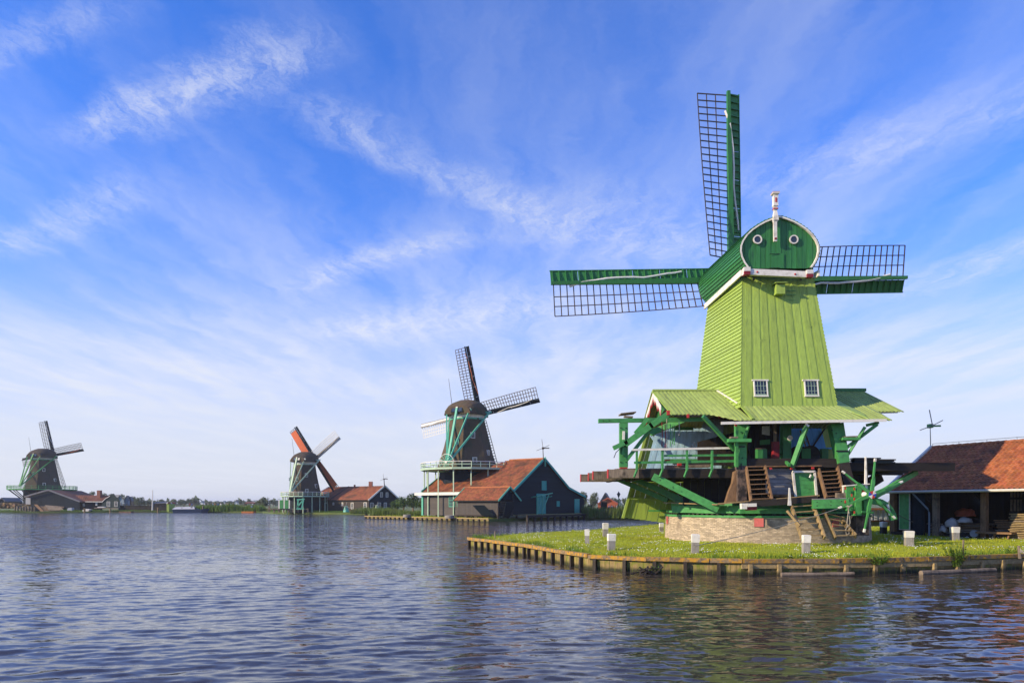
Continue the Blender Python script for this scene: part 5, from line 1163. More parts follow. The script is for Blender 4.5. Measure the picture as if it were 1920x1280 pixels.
# ------------------------------------------------------------------ second mill with the long house
YZ = 180.0
zk = smock_mill(V(((572-960)/F*YZ, YZ, 0)), R(-22), 'thatched windmill with red cloth on two sails beside the long red-roofed house', 4.4, 2.6, 4.6, 13.2, 6.0, 2.7, 10.2, 33, cloths=(redcloth, None, redcloth, cloth), full=(0, 2), tail_r=5.8, brace_mat=palegreen, wheel=False, zb=.4, sail_mats=(tarboard, iron, tarboard), th=thatch2, pale=(3,), hubk=.45)
oct_base(zk, .3, 4.5, 4.3, 4.2, tarboard)
for k in range(9):
    x = 522+2.4*k; MB().slab([P(x, 953, 174.5), P(x+2.25, 953, 174.5), P(x+2.25, 937, 174.5), P(x, 937, 174.5)], (0, .2, 0)).build('porch_board', green if k % 4 else white, zk)
K = V((-35.5, 172, 0)); hl, hg = V((-.8, .6, 0)), V((.6, .8, 0)); HL, HG, HE, HP = 24.3, 10.0, 3.75, 7.1
hs = empty('long_house', K+hl*10+hg*5, 0, 'long dark boarded house with red tile roof and white edged black gable', 'house')
def hgz(u): return HE-.0+(HP-HE)*(1-abs(2*u-1))-.1
board_wall('gable_board', K, K+hg*HG, .5, hgz, tarboard, hs, .34); board_wall('wall_board', K+hl*HL, K, .5, lambda u: HE-.05, brownboard, hs, .34)
z = V((0, 0, 1)); nl2 = V((-.6, -.8, 0)); ng2 = V((.8, -.6, 0))
rf = under('roof', [K-hl*.3-hg*.4+z*(HE-.25), K+hl*HL-hg*.4+z*(HE-.25), K+hl*(HL-2.5)+hg*5+z*HP, K-hl*.3+hg*5+z*HP], .1, darkwood, hs)
pantiles('roof_tiles', K-hl*.3-hg*.4+z*(HE-.2), K+hl*(HL)-hg*.4+z*(HE-.2), K+hl*(HL-2.6)+hg*5+z*(HP+.05), K-hl*.3+hg*5+z*(HP+.05), tile2, rf, .42, .50, .05)
under('roof', [K-hl*.3+hg*10.4+z*(HE-.25), K+hl*HL+hg*10.4+z*(HE-.25), K+hl*(HL-2.5)+hg*5+z*HP, K-hl*.3+hg*5+z*HP], .1, tile3, hs)
for a, b_ in ((K-hg*.5+z*(HE-.3), K+hg*5+z*(HP+.1)), (K+hg*10.5+z*(HE-.3), K+hg*5+z*(HP+.1))): MB().beam(a-hl*.35, b_-hl*.35, .14, .34).build('barge_board', white, hs)
MB().beam(K+hl*HL-hg*.5+z*(HE-.2), K+hl*(HL-2.6)+hg*5+z*(HP+.1), .14, .3).build('barge_board', white, hs)
MB().beam(K+hl*14.5-hg*.45+z*(HE-.05), K+hl*13.6+hg*5+z*(HP+.14), .5, .08).build('roof_seam', darkwood, rf)
ch = MB().box(K+hl*4.5+hg*4.6+z*(HP+.4), .9, .9, 1.6).build('chimney', brickred, rf); MB().box(K+hl*10.5+hg*4.4+z*(HP+.1), .4, .4, .8).build('chimney', brickred, rf)
for s, zc_, wd, ht in ((1.3, 2.1, 1.15, 1.7), (6.2, 2.1, 1.0, 1.6), (10.0, 2.6, .6, .7), (13.6, 2.6, .6, .7), (19.4, 2.6, .6, .7), (22.3, 2.6, .6, .7)): window(hs, K+hl*s+z*zc_, hl, nl2, wd, ht, white, (1, 2), glass, .12)
for s, zc_, wd, ht in ((.9, 2.1, 1.0, 1.6), (3.4, 2.1, 1.0, 1.6), (5.4, 2.1, 1.0, 1.6), (8.6, 2.1, 1.0, 1.6), (4.1, 4.9, .8, 1.25), (6.0, 4.9, .8, 1.25)): window(hs, K+hg*s+z*zc_, hg, ng2, wd, ht, white, (1, 2), glass, .11)
dr = MB().slab([K+hl*15.8+nl2*.08+z*.5, K+hl*17.2+nl2*.08+z*.5, K+hl*17.2+nl2*.08+z*2.9, K+hl*15.8+nl2*.08+z*2.9], nl2*.06).build('door', white, hs); MB().slab([K+hl*16.0+nl2*.15+z*.6, K+hl*17.0+nl2*.15+z*.6, K+hl*17.0+nl2*.15+z*2.75, K+hl*16.0+nl2*.15+z*2.75], nl2*.02).build('pane', glass, dr)
vane(721, 911, 175, 24, 'small grey windmill vane on the peak of the white edged black gable')
# platform and green hoist beside the second mill
pf = empty('wooden_jetty', P(548, 958, 176), 0, 'weathered jetty on posts below the gallery of the red-sailed mill', 'jetty')
for k in range(9): MB().beam(P(505+9*k, 960, 175), P(505+9*k, 952.5 if k not in (0, 4, 7) else 948, 175), .35, .35, up=(0, 1, 0)).build('pile', drywood, pf)
MB().beam(P(503, 954, 175), P(578, 954, 175), .6, .25).build('deck', drywood, pf)
ho = empty('green_hoist', P(563, 953, 174), 0, 'mint green hoist frame standing on the jetty by the long house', 'hoist'); fr = MB()
for a, b_ in (((558, 953), (559, 937)), ((566, 953), (569, 937)), ((557, 936.5), (571, 935)), ((557, 950), (568, 938)), ((556, 953.5), (570, 953))): fr.beam(P(*a, 173.5), P(*b_, 173.5), .3, .3, up=(0, 1, 0))
fr.build('frame', mint, ho)
def toy_mill(x, y, Y, h, body, label):
    r = empty('toy_windmill', P(x, y, Y), 0, label, 'toy windmill'); k = h/F*Y
    MB().lathe(P(x, y, Y), [(.42*k, 0), (.24*k, .62*k)], 8).build('body', body, r); MB().lathe(P(x, y, Y)+V((0, 0, .62*k)), [(.27*k, 0), (.24*k, .12*k), (.05*k, .22*k)], 8).build('cap', body, r)
    hb_ = P(x, y, Y)+V((0, -.3*k, .72*k))
    for a in (75, 165, 255, 345): d = V((math.cos(R(a)), 0, math.sin(R(a)))); MB().beam(hb_, hb_+d*.62*k, .05*k, .03*k, up=(0, 1, 0), wd2=.09*k).build('sail', concrete, r)
toy_mill(649, 959.5, 165, 14, mint, 'mint green toy windmill on the grass before the long house'); toy_mill(707, 955, 166, 11, palegreen, 'pale toy windmill in the reeds before the black gable')
# ------------------------------------------------------------------ far left mill with its yard
YS = 212.0
js = smock_mill(V(((80-960)/F*YS, YS, 0)), R(-6), 'far left thatched windmill with dark bare sails and green gallery over the black saw shed', 5.3, 2.9, 7.0, 16.4, 9.0, 2.9, 10.6, 9, cloths=(cloth, None, None, redcloth), tail_r=8.6, gal_mat=green, brace_mat=green, wheel=False, zb=.4, posts=False, th=thatch2)
oct_base(js, .3, 6.9, 5.3, 5.1, tarboard)
def gpx(x, y, Y): return P(x, y, Y)
ss = empty('saw_shed', P(100, 955, 204), 0, 'black boarded saw shed with low pale edged gable under the far left mill', 'shed')
Yf = 203.0; pk, l0, r0_ = P(93, 918, Yf), P(48, 931, Yf), P(152, 940, Yf)
for k in range(34):
    x0, x1 = 58+92*k/34, 58+92*(k+.95)/34; top = lambda x: (lerp(931, 918, (x-48)/45) if x < 93 else lerp(918, 940, (x-93)/59))+.6
    MB().slab([P(x0, 957, Yf), P(x1, 957, Yf), P(x1, top(x1), Yf), P(x0, top(x0), Yf)], (0, .1, 0)).build('gable_board', tarboard, ss)
MB().beam(pk-V((0, .6, 0)), l0-V((0, .6, 0)), .2, .42).build('barge_board', greyboard, ss); MB().beam(pk-V((0, .6, 0)), r0_-V((0, .6, 0)), .2, .42).build('barge_board', greyboard, ss)
dv = V((.6, 14, 0)); under('roof', [pk, pk+dv, l0+dv, l0], .2, tile3, ss); under('roof', [pk, pk+dv, r0_+dv, r0_], .2, tile3, ss)
MB().slab([P(48, 946, 206), P(57, 946, 206), P(57, 933, 206), P(48, 931, 206)], (0, .2, 0)).build('side_wall', canvasgrey, ss)
lh = empty('low_house', P(175, 955, 208), 0, 'low dark house with long brown roof, brick chimney and curved green gable', 'house')
b0, b1, b2, b3 = P(128, 939.5, 205), P(192, 940, 205), P(206, 929, 208), P(126, 928.5, 208)
rf = under('roof', [b0, b1, b2, b3], .15, tile3, lh); pantiles('roof_tiles', b0+V((0, 0, .1)), b1+V((0, 0, .1)), b2+V((0, 0, .1)), b3+V((0, 0, .1)), tile3, rf, .55, .6, .06)
MB().box(P(186.5, 927, 207), 1.0, 1.0, 2.6).build('chimney', brickred, rf)
for k in range(26): x = 128+2.45*k; MB().slab([P(x, 957, 206.5), P(x+2.35, 957, 206.5), P(x+2.35, 940, 206.5), P(x, 940, 206.5)], (0, .1, 0)).build('wall_board', tarboard, lh)
MB().beam(P(130, 940, 204.9), P(191, 940.3, 204.9), .1, .22).build('white_gutter', white, lh)
gt_ = [(191, 951.5), (191, 941), (193, 939), (198, 934), (203, 931.5), (206, 929), (207.5, 926), (213, 925), (214.5, 928), (217, 931), (221, 933.5), (224, 938), (224.5, 951.5)]
nb_ = 12
mb = MB(); mb.slab([P(x, y, 204) for x, y in gt_], (0, .25, 0)); gw = mb.build('curved_gable', flat('dark_gable_paint', (.012, .03, .028)), lh)
tr = MB()
for a, b_ in zip(gt_[1:5], gt_[2:6]): tr.beam(P(*a, 203.9), P(*b_, 203.9), .15, .16)
tr.build('gable_trim', white, gw)
for x in (203.5, 217.5): window(lh, P(x, 944.5, 204), V((1, 0, 0)), V((0, -1, 0)), .95, 1.5, white, (1, 2), glass, .1)
for x, y, wd in ((157, 946, 3), (181, 944, 3)): MB().beam(P(x, y-3, 205.5), P(x, y+3, 205.5), .45, .3, up=(0, 1, 0)).build('white_post', white, lh)
# yard: logs, piles, ramp, stored timber
random.seed(11)
lab = ['pale cut log lying on the far left bank', 'brown log in the heap behind the mooring piles at the left bank']
for k in range(34):
    x = random.uniform(0, 62); y = 951-random.uniform(0, 7)*(1 if x < 40 else .5); Yl = random.uniform(203, 207)
    c = P(x, y, Yl); d = V((random.uniform(-.4, .4), 1, 0)).normalized()*random.uniform(1, 2)
    o = MB().tube([c-d, c+d], random.uniform(.3, .5), 8).build('log', ochre if random.random() < .5 else brownwood); tag(o, 'sawn log in the heap on the bank left of the black saw shed', 'log', 'logs heaped on the far left bank')
ORD8 = ['leftmost', 'second', 'third', 'fourth', 'fifth', 'sixth', 'seventh', 'rightmost']
for k in range(8):
    x = 28+5.3*k+random.uniform(-.6, .6); o = MB().tube([P(x, 964, 199.3), P(x+random.uniform(-.3, .3), 949+random.uniform(-.8, .8), 199.3)], .26, 7).build('mooring_pile', drywood); tag(o, ORD8[k]+' grey mooring pile in the close row before the log heap', 'mooring pile', 'row of piles at the far left bank')
for x, y0, y1, lb in ((158.5, 962, 952, 'slim pale pile in the water before the white boat'), (206.5, 962, 952.5, 'slim pale pile in the water below the curved green gable'), (296, 959, 951, 'pale pile before the dark fence left of the green hut'), (341, 961, 951, 'pale pile in front of the grey covered boat, at its stern'), (359, 961, 950, 'thin dark pile at the bow of the grey covered boat'), (380.5, 961, 948, 'tall grey pile standing left of the round reed bush'), (505, 961, 952, 'pale pile at the left end of the mill jetty')):
    tag(MB().tube([P(x, y0+2, 199.5), P(x, y1, 199.5)], .25, 7).build('mooring_pile', drywood if x > 300 else ochre), lb, 'mooring pile')
rp = empty('log_ramp', P(72, 958, 202), 0, 'wooden log ramp sloping from the saw shed down into the water', 'ramp')
for k in range(9): MB().slab([P(64+1.6*k, 946+1.6*k, 203-.3*k), P(70+1.6*k, 946+1.6*k, 203-.3*k), P(71.5+1.6*k, 947.4+1.6*k, 202.7-.3*k), P(65.5+1.6*k, 947.4+1.6*k, 202.7-.3*k)], (0, 0, .12)).build('plank', brownwood, rp)
th_ = empty('timber_heap', P(100, 955, 202), 0, 'heap of stored brown beams under a slanting cover before the saw shed', 'timber heap')
for k in range(12): MB().beam(P(76+random.uniform(-2, 4), 957-1.0*k, 201.5+.2*k), P(118+random.uniform(-8, 6), 957-.9*k, 201.5+.2*k), .5, .22).build('beam', brownwood if k % 2 else drywood, th_)
MB().slab([P(84, 947, 202), P(112, 949, 202), P(120, 956, 200.8), P(92, 957, 200.8)], (0, 0, .1)).build('cover', drywood, th_)
tag(MB().slab([P(125, 958, 201), P(135, 958, 201), P(134, 951, 201), P(127, 952, 201)], (0, 1.2, 0)).build('crate', canvasgrey), 'pale grey crate at the water below the right end of the saw shed', 'crate')
wbm = MB(); wbm.slab([P(155, 958, 200.5), P(166, 958, 200.5), P(167, 954.5, 200.5), P(160, 953.5, 200.5), P(154, 956.5, 200.5)], (0, 1.6, 0)); tag(wbm.build('white_boat', white), 'small white covered boat moored before the low dark house', 'boat')
for k, (x0, x1, y) in enumerate(((178, 205, 952), (184, 197, 950.5), (206, 222, 953))): tag(MB().beam(P(x0, y, 202), P(x1, y-.3, 202), .8, .3).build('beam_pile', drywood if k != 1 else cloth), ['long brown beams lying before the curved green gable', 'pale sheet lying on the beams before the curved green gable', 'short brown beam right of the long beams by the green gable'][k], 'beam')
# houses behind the yard
def gable_house(x0, x1, yb, ye, yp, Y, wall, roof, label, depth=9, wins=((.5, .45),), skew=0.25, name='village_house'):
    r = empty(name, P((x0+x1)/2, yb, Y), 0, label, 'house'); xm = (x0+x1)/2; dv_ = V((depth*(skew*.5+(xm-960)/F), depth, 0))
    MB().slab([P(x0, yb, Y), P(x1, yb, Y), P(x1, ye, Y), P(xm, yp, Y), P(x0, ye, Y)], dv_).build('wall', wall, r); k = Y/F
    for a in (x0-.4, x1+.4): rf_ = MB().slab([P(a, ye+.4, Y-.4), P(xm, yp-.3, Y-.4), P(xm, yp-.3, Y-.4)+dv_, P(a, ye+.4, Y-.4)+dv_], (0, 0, .25)).build('roof', roof, r)
    for u, v in wins: window(r, P(lerp(x0, x1, u), lerp(yb, ye, v), Y)-V((0, .02, 0)), V((1, 0, 0)), V((0, -1, 0)), (x1-x0)*.2*k, (yb-ye)*.5*k, white, (1, 1), glass, .05*k)
    return r
gable_house(218, 232, 947, 937, 928.5, 240, bluewall, slate, 'blue grey boarded house with white gable tip behind the low house', 10, ((.55, .3),), -.6)
gable_house(233, 241, 947, 938, 930, 245, bluewall, slate, 'narrow blue grey house right beside the wider blue house', 10, (), .2)
gable_house(241.5, 246, 947, 939, 932, 250, brownwood, slate, 'thin brown house at the end of the blue grey houses', 10, (), .2)
gable_house(-4, 9, 947, 940, 934, 225, tarboard, slate, 'dark house with white edged gable at the far left edge', 10, ((.5, .3),), 1.2)
gable_house(8, 24, 945, 939, 934, 236, tarboard, slate, 'dark slate roofed house left of the far left mill', 12, (), .3)
gable_house(1121, 1158, 954, 944.5, 934.5, 150, redroof, redroof, 'low house with bright red roof beyond the boardwalk fence', 8, (), .1)
gable_house(1125, 1144, 950, 941, 925, 172, slate, slate, 'steep grey roofed house rising behind the bright red roof', 10, ((.5, .55),), .1)
HL_ = ['first from the left', 'fifth from the left', 'sixth from the left', 'second from the left', 'third from the left', 'fourth from the left']
for k, (x, s, Yh) in enumerate(((376, 3.2, 480), (417, 3.5, 520), (440, 3.4, 500), (391, 3, 560), (404, 2.8, 540), (429, 3, 560))): gable_house(x, x+s*1.4, 945, 941.5, 939.3, Yh, cl_white, slate, HL_[k]+' tiny white gabled house under the far trees', 10, (), .3)['group'] = 'tiny far white houses'
# hut, flag pole, fence, boat
ht = empty('green_hut', P(318, 958, 201), 0, 'narrow lime green hut with small red roof on the far bank', 'hut')
MB().slab([P(312.5, 959, 200.5), P(317, 959, 200.5), P(317, 944, 200.5), P(312.5, 944, 200.5)], (.6, 2, 0)).build('front_wall', lime, ht); MB().slab([P(317.2, 959, 200.5), P(321.5, 958.5, 202), P(321.5, 944, 202), P(317.2, 944, 200.5)], (-.2, 1, 0)).build('side_wall', dgreen, ht)
MB().slab([P(312, 944, 200.2), P(314.5, 941.5, 200.2), P(320, 941.5, 202), P(322.5, 944, 202)], (.3, 2, .1)).build('roof', redroof, ht); MB().beam(P(312, 944, 200.1), P(314.8, 941.3, 200.1), .12, .22).build('barge_board', white, ht); MB().beam(P(320, 941.3, 201.5), P(322.8, 944.3, 201.5), .12, .22).build('barge_board', white, ht)
fp = tag(MB().tube([P(285.5, 957, 206), P(286, 938, 206), P(286.3, 918, 206)], .22, 7, .09).build('flag_pole', white), 'tall white flag pole without a flag on the far bank', 'flag pole')
fe = empty('wooden_fence', P(270, 952, 207), 0, 'long dark plank fence along the far bank left of the green hut', 'fence')
for k in range(34): x = 222+2.7*k; MB().slab([P(x, 958, 208), P(x+2.4, 958, 208), P(x+2.4, 947+random.uniform(-.4, .4), 208), P(x, 947+random.uniform(-.4, .4), 208)], (0, .1, 0)).build('fence_board', darkwood, fe)
MB().beam(P(220, 945.5, 207.8), P(314, 945.8, 207.8), .1, .12).build('fence_rail', darkwood, fe)
for k in range(14): MB().beam(P(224+6.8*k, 947, 207.8), P(224+6.8*k, 944, 207.8), .12, .12, up=(0, 1, 0)).build('fence_post', darkwood, fe)
sh_ = empty('dark_shed', P(300, 945, 222), 0, 'long low dark roof behind the fence left of the green hut', 'shed'); MB().slab([P(288, 950, 220), P(313, 950, 220), P(313, 943, 220), P(288, 944, 220)], (0, 5, 0)).build('wall', tarboard, sh_); MB().slab([P(287, 944, 219.5), P(314, 943.3, 219.5), P(312, 941, 224), P(291, 942, 224)], (0, 0, .2)).build('roof', slate, sh_)
bo = empty('covered_boat', P(345, 960, 200), 0, 'dark blue boat with pale grey cover moored at the far bank', 'boat')
hull = [(-5.6, 0, .9), (-5.2, .9, .1), (4.6, 1.0, .1), (6.2, 0, 1.1)]
c = V((P(352, 960, 200).x, 200, 0)); mb = MB()
lo = [c+V((-3.7, -.9, -.2)), c+V((4.4, -.9, -.2)), c+V((5.6, 0, -.2)), c+V((4.4, .9, -.2)), c+V((-3.7, .9, -.2))]; hi = [c+V((-4.0, -1.2, 1.0)), c+V((4.6, -1.2, 1.05)), c+V((6.4, 0, 1.3)), c+V((4.6, 1.2, 1.05)), c+V((-4.0, 1.2, 1.0))]
mb.add(lo+hi, [[4, 3, 2, 1, 0], [5, 6, 7, 8, 9]]+[[i, (i+1) % 5, 5+(i+1) % 5, 5+i] for i in range(5)]); mb.build('hull', hullblue, bo)
MB().slab([hi[0]+V((0, 0, .02)), hi[1]+V((-2, 0, .02)), c+V((1.8, 0, 1.7)), c+V((-3.4, 0, 1.6))], (0, 0, .06)).build('cover', canvasgrey, bo); MB().slab([hi[4]+V((0, 0, .02)), hi[3]+V((-2, 0, .02)), c+V((1.8, 0, 1.7)), c+V((-3.4, 0, 1.6))], (0, 0, .06)).build('cover', canvasgrey, bo)
for x, y, mt, lb in ((237, 958, brownwood, 'small brown rowing boat at the far bank below the fence'), (466, 959.5, cl_orange, 'small orange rowing boat at the bank below the crowd')):
    c = P(x, 960.5, 199.5); mb = MB(); a = [c+V((-1.8, -.5, -.2)), c+V((1.5, -.5, -.2)), c+V((2.1, 0, -.1)), c+V((1.5, .5, -.2)), c+V((-1.8, .5, -.2))]; b_ = [p+V((.06*(p.x-c.x), 0, .55)) for p in a]
    mb.add(a+b_, [[4, 3, 2, 1, 0], [5, 6, 7, 8, 9]]+[[i, (i+1) % 5, 5+(i+1) % 5, 5+i] for i in range(5)]); tag(mb.build('rowing_boat', mt), lb, 'boat')
# lamp post and hut by the boardwalk
lp = empty('street_lamp', P(1160, 957, 128), 0, 'black street lamp on a green post right of the bright red roof', 'street lamp')
MB().tube([P(1160, 957, 128), P(1160, 933, 128)], .09, 8, .06).build('post', dgreen, lp); q = P(1160, 933, 128)
MB().lathe(q, [(.06, 0), (.30, .65), (.32, .68)], 6).build('lantern', glass, lp); MB().lathe(q+V((0, 0, .69)), [(.38, 0), (.12, .3), (.05, .5)], 6).build('lamp_cap', black, lp)
kb = empty('info_box', P(1132, 956, 124), 0, 'dark wooden cabinet on the boardwalk between the strollers', 'cabinet'); MB().box(P(1132.5, 948, 124), 1.05, .8, 1.75).build('body', darkwood, kb); MB().slab([P(1127, 940.5, 123.4), P(1138, 940.5, 123.4), P(1138, 939.5, 124.8), P(1127, 939.5, 124.8)], (0, 0, .1)).build('lid', brownwood, kb)
# ------------------------------------------------------------------ people
def body_mesh(pose, seed):
    pts = {'hip': (0, 0, .93, .15, .12), 'belly': (0, 0, 1.08, .145, .115), 'chest': (0, -.01, 1.30, .17, .12), 'neckb': (0, 0, 1.47, .075, .07), 'neck': (0, .0, 1.54, .055, .055), 'head': (0, -.02, 1.65, .085, .10), 'crown': (0, -.01, 1.73, .07, .08)}
    ed_ = [('hip', 'belly'), ('belly', 'chest'), ('chest', 'neckb'), ('neckb', 'neck'), ('neck', 'head'), ('head', 'crown')]
    for s, n in ((-1, 'l'), (1, 'r')):
        st_ = pose['stride']*s; el = pose['elbow'][0 if s < 0 else 1]; hd = pose['hand'][0 if s < 0 else 1]
        pts.update({n+'th': (s*.10, 0, .84, .095, .095), n+'kn': (s*.105, -st_*.45-.02, .49, .06, .065), n+'an': (s*.11, -st_*.8+.02, .09, .042, .045), n+'to': (s*.12, -st_*.8-.15, .035, .04, .03),
                    n+'sh': (s*.185, 0, 1.42, .062, .062), n+'el': (s*el[0], el[1], el[2], .042, .042), n+'wr': (s*hd[0], hd[1], hd[2], .03, .03), n+'ha': (s*hd[0], hd[1]-.05, hd[2]-.07, .035, .022)})
        ed_ += [('hip', n+'th'), (n+'th', n+'kn'), (n+'kn', n+'an'), (n+'an', n+'to'), ('chest', n+'sh'), (n+'sh', n+'el'), (n+'el', n+'wr'), (n+'wr', n+'ha')]
    keys = list(pts); bm = bmesh.new(); lay = bm.verts.layers.skin.verify(); vm = {}
    for k in keys:
        x, y, z_, rx, ry = pts[k]; v = bm.verts.new((x, y, z_)); v[lay].radius = (rx, ry); v[lay].use_root = (k == 'hip'); vm[k] = v
    for a, b_ in ed_: bm.edges.new((vm[a], vm[b_]))
    me = bpy.data.meshes.new('person_rig'); bm.to_mesh(me); bm.free(); o = bpy.data.objects.new('person_rig', me); COL.objects.link(o)
    m1 = o.modifiers.new('s', 'SKIN'); m2 = o.modifiers.new('d', 'SUBSURF'); m2.levels = m2.render_levels = 1
    dg = bpy.context.evaluated_depsgraph_get(); out = bpy.data.meshes.new_from_object(o.evaluated_get(dg)); bpy.data.objects.remove(o)
    out.materials.clear()
    for m in (skin, hair, cl_red, cl_jean, black): out.materials.append(m)
    for p in out.polygons:
        c = p.center; p.use_smooth = True
        if c.z > 1.58: p.material_index = 1 if (c.z > 1.69 or c.y > .01) else 0
        elif c.z > 1.50: p.material_index = 0
        elif c.z < .08: p.material_index = 4
        elif c.z < .92 and abs(c.x) < .19: p.material_index = 3
        elif (V((abs(c.x), c.y, c.z))-V(pose['hand'][0 if c.x < 0 else 1])).length < .12: p.material_index = 0
        else: p.material_index = 2
    return out
POSES = [dict(stride=.0, elbow=((.25, .03, 1.16), (.25, .03, 1.16)), hand=((.24, -.05, .92), (.24, -.05, .92))), dict(stride=.28, elbow=((.24, .12, 1.18), (.24, -.08, 1.17)), hand=((.23, .02, .96), (.22, -.22, 1.0))),
         dict(stride=-.22, elbow=((.24, -.10, 1.17), (.27, .02, 1.17)), hand=((.20, -.26, 1.10), (.14, -.28, 1.25))), dict(stride=.05, elbow=((.28, -.02, 1.18), (.26, .04, 1.16)), hand=((.12, -.25, 1.12), (.25, -.02, .92)))]
PM = [body_mesh(p, k) for k, p in enumerate(POSES)]
def person(x, Y, zf, top, legs, label, group=None, yaw=0, pose=0, hair_m=None, k=1.0):
    o = bpy.data.objects.new('person', PM[pose]); COL.objects.link(o); o.location = (P(x, HY, Y).x, Y, zf); o.rotation_euler = (0, 0, R(yaw)); o.scale = (k, k, k)
    for i, m in enumerate((skin, hair_m or hair, top, legs, black)): o.material_slots[i].link = 'OBJECT'; o.material_slots[i].material = m
    return tag(o, label, 'person', group)
G1 = 'strollers beyond the boardwalk'
person(1104, 126, .92, cl_black, cl_jean, 'person in black leaning at the boardwalk fence, left one of the pair', G1, 20, 2); person(1109, 127, .92, cl_black, cl_khaki, 'person in black with pale trousers at the boardwalk fence', G1, -30, 0)
person(1142, 122, .72, cl_blue, cl_black, 'person in blue top walking right of the dark cabinet', G1, 80, 1); person(1147, 124, .72, cl_sky, cl_jean, 'person in pale blue top behind the blue-topped walker', G1, -60, 3)
person(1153, 121, .72, cl_red, cl_red, 'person dressed in red beside the street lamp', G1, 100, 1); person(1157, 123, .72, cl_white, cl_black, 'person in white and black close to the lamp post', G1, 40, 2); person(1163, 120, .72, cl_white, cl_white, 'person in a long white dress right of the lamp post', G1, 200, 0, hair, .95)
tops = [(cl_red, 'red'), (cl_blue, 'blue'), (cl_white, 'white'), (cl_black, 'black'), (cl_khaki, 'beige'), (cl_orange, 'orange'), (cl_sky, 'pale blue')]
random.seed(4)
seen_ = {}; ORD = ['first', 'second', 'third', 'fourth', 'fifth', 'sixth', 'seventh', 'eighth', 'ninth', 'tenth', 'eleventh', 'twelfth']
xs_ = [356, 360, 384, 386.5, 390, 397, 399, 403, 409, 414, 419, 424, 428, 433, 437, 440, 444, 446, 449, 452, 454.5, 457, 459, 462, 464, 467, 469, 472, 474, 476, 485, 488]
for k, x in enumerate(xs_):
    tp, nm = tops[k % 7]; crowd = x > 440
    key = (nm, crowd); seen_[key] = seen_.get(key, 0)+1; nm = ORD[seen_[key]-1]+' person from the left dressed in '+nm
    person(x, 203+random.uniform(0, 5) if crowd else 213+random.uniform(0, 6), .45 if crowd else 1.2, tp, random.choice((cl_jean, cl_black, cl_khaki)), (nm+(' in the crowd at the far landing' if crowd else ' walking along the far dike')), 'visitors on the far bank', random.uniform(0, 360), k % 4)
dk = land('dike', [(-110, 209), (-72, 208), (-72, 226), (-110, 226)], 1.2, farland)
df = empty('dike_railing', P(410, 947, 212), 0, 'thin dark railing along the far dike behind the reeds', 'fence')
for z_ in (1.75, 2.15): MB().beam((-110, 211, z_), (-74, 211, z_), .07, .08).build('fence_rail', darkwood, df)
for k in range(19): MB().beam((-110+2*k, 211, 1.2), (-110+2*k, 211, 2.25), .10, .10, up=(0, 1, 0)).build('fence_post', darkwood, df)
pv = empty('landing_shelter', P(470, 950, 209), 0, 'open dark shelter with reddish roof above the crowd at the landing', 'shelter')
for x in (462, 476): MB().beam(P(x, 957, 208.5), P(x, 943, 208.5), .25, .25, up=(0, 1, 0)).build('post', darkwood, pv)
MB().slab([P(459, 944, 207), P(479, 944, 207), P(476, 941.5, 210), P(462, 941.5, 210)], (0, 0, .2)).build('roof', tile3, pv)
# ------------------------------------------------------------------ trees and reeds
def crown_mesh(name, seed, nclump, per, leaf, shape, mat):
    rg = np.random.default_rng(seed); vs = []; n = nclump*per
    cl_ = []
    for i in range(nclump):
        d = rg.normal(size=3); d /= np.linalg.norm(d); r = rg.random()**.45*.80; p = d*r
        if shape == 'tall': p = np.array([p[0]*(1-.45*max(0, p[2])), p[1]*(1-.45*max(0, p[2])), p[2]])
        if shape == 'dome' and p[2] < 0: p[2] *= .55
        cl_.append((p, .16+.20*rg.random()))
    for p, r in cl_:
        for j in range(per):
            d = rg.normal(size=3); d /= np.linalg.norm(d); c = p+d*r*rg.random()**.33; s = leaf*(.6+.8*rg.random()); a = rg.normal(size=3); a /= np.linalg.norm(a); b2 = np.cross(a, d+.3*rg.normal(size=3)); b2 /= np.linalg.norm(b2)+1e-9
            vs += [c-a*s-b2*s*.6, c+a*s-b2*s*.6, c+a*s*.7+b2*s*.6, c-a*s*.7+b2*s*.6]
    me = bpy.data.meshes.new(name); vs = np.array(vs, np.float32); me.from_pydata(vs.tolist(), [], np.arange(len(vs)).reshape(-1, 4).tolist()); me.materials.append(mat); return me
CR = {('round', leafA): [crown_mesh('crown', s, 46, 34, .060, 'round', leafA) for s in (1, 2, 3)], ('dome', leafB): [crown_mesh('crown', s, 46, 34, .060, 'dome', leafB) for s in (4, 5, 6)], ('tall', leafA): [crown_mesh('crown', s, 40, 34, .055, 'tall', leafA) for s in (7, 8)], ('dome', leafA): [crown_mesh('crown', s, 60, 40, .045, 'dome', leafA) for s in (9, 10, 11)]}
def trunk_mesh(seed):
    rg = random.Random(seed); mb = MB(); mb.tube([(0, 0, 0), (rg.uniform(-.03, .03), 0, .3), (rg.uniform(-.05, .05), 0, .6), (0, 0, .85)], .05, 7, .015)
    for k in range(5): a = rg.uniform(0, 6.28); h = rg.uniform(.25, .55); mb.tube([(0, 0, h), (math.cos(a)*.16, math.sin(a)*.16, h+.16), (math.cos(a)*.26, math.sin(a)*.26, h+.34)], .022, 5, .006)
    me = bpy.data.meshes.new('trunk'); me.from_pydata([tuple(p) for p in mb.v], [], mb.f); me.materials.append(brownwood); return me
TK = [trunk_mesh(s) for s in range(3)]
tn_ = 0
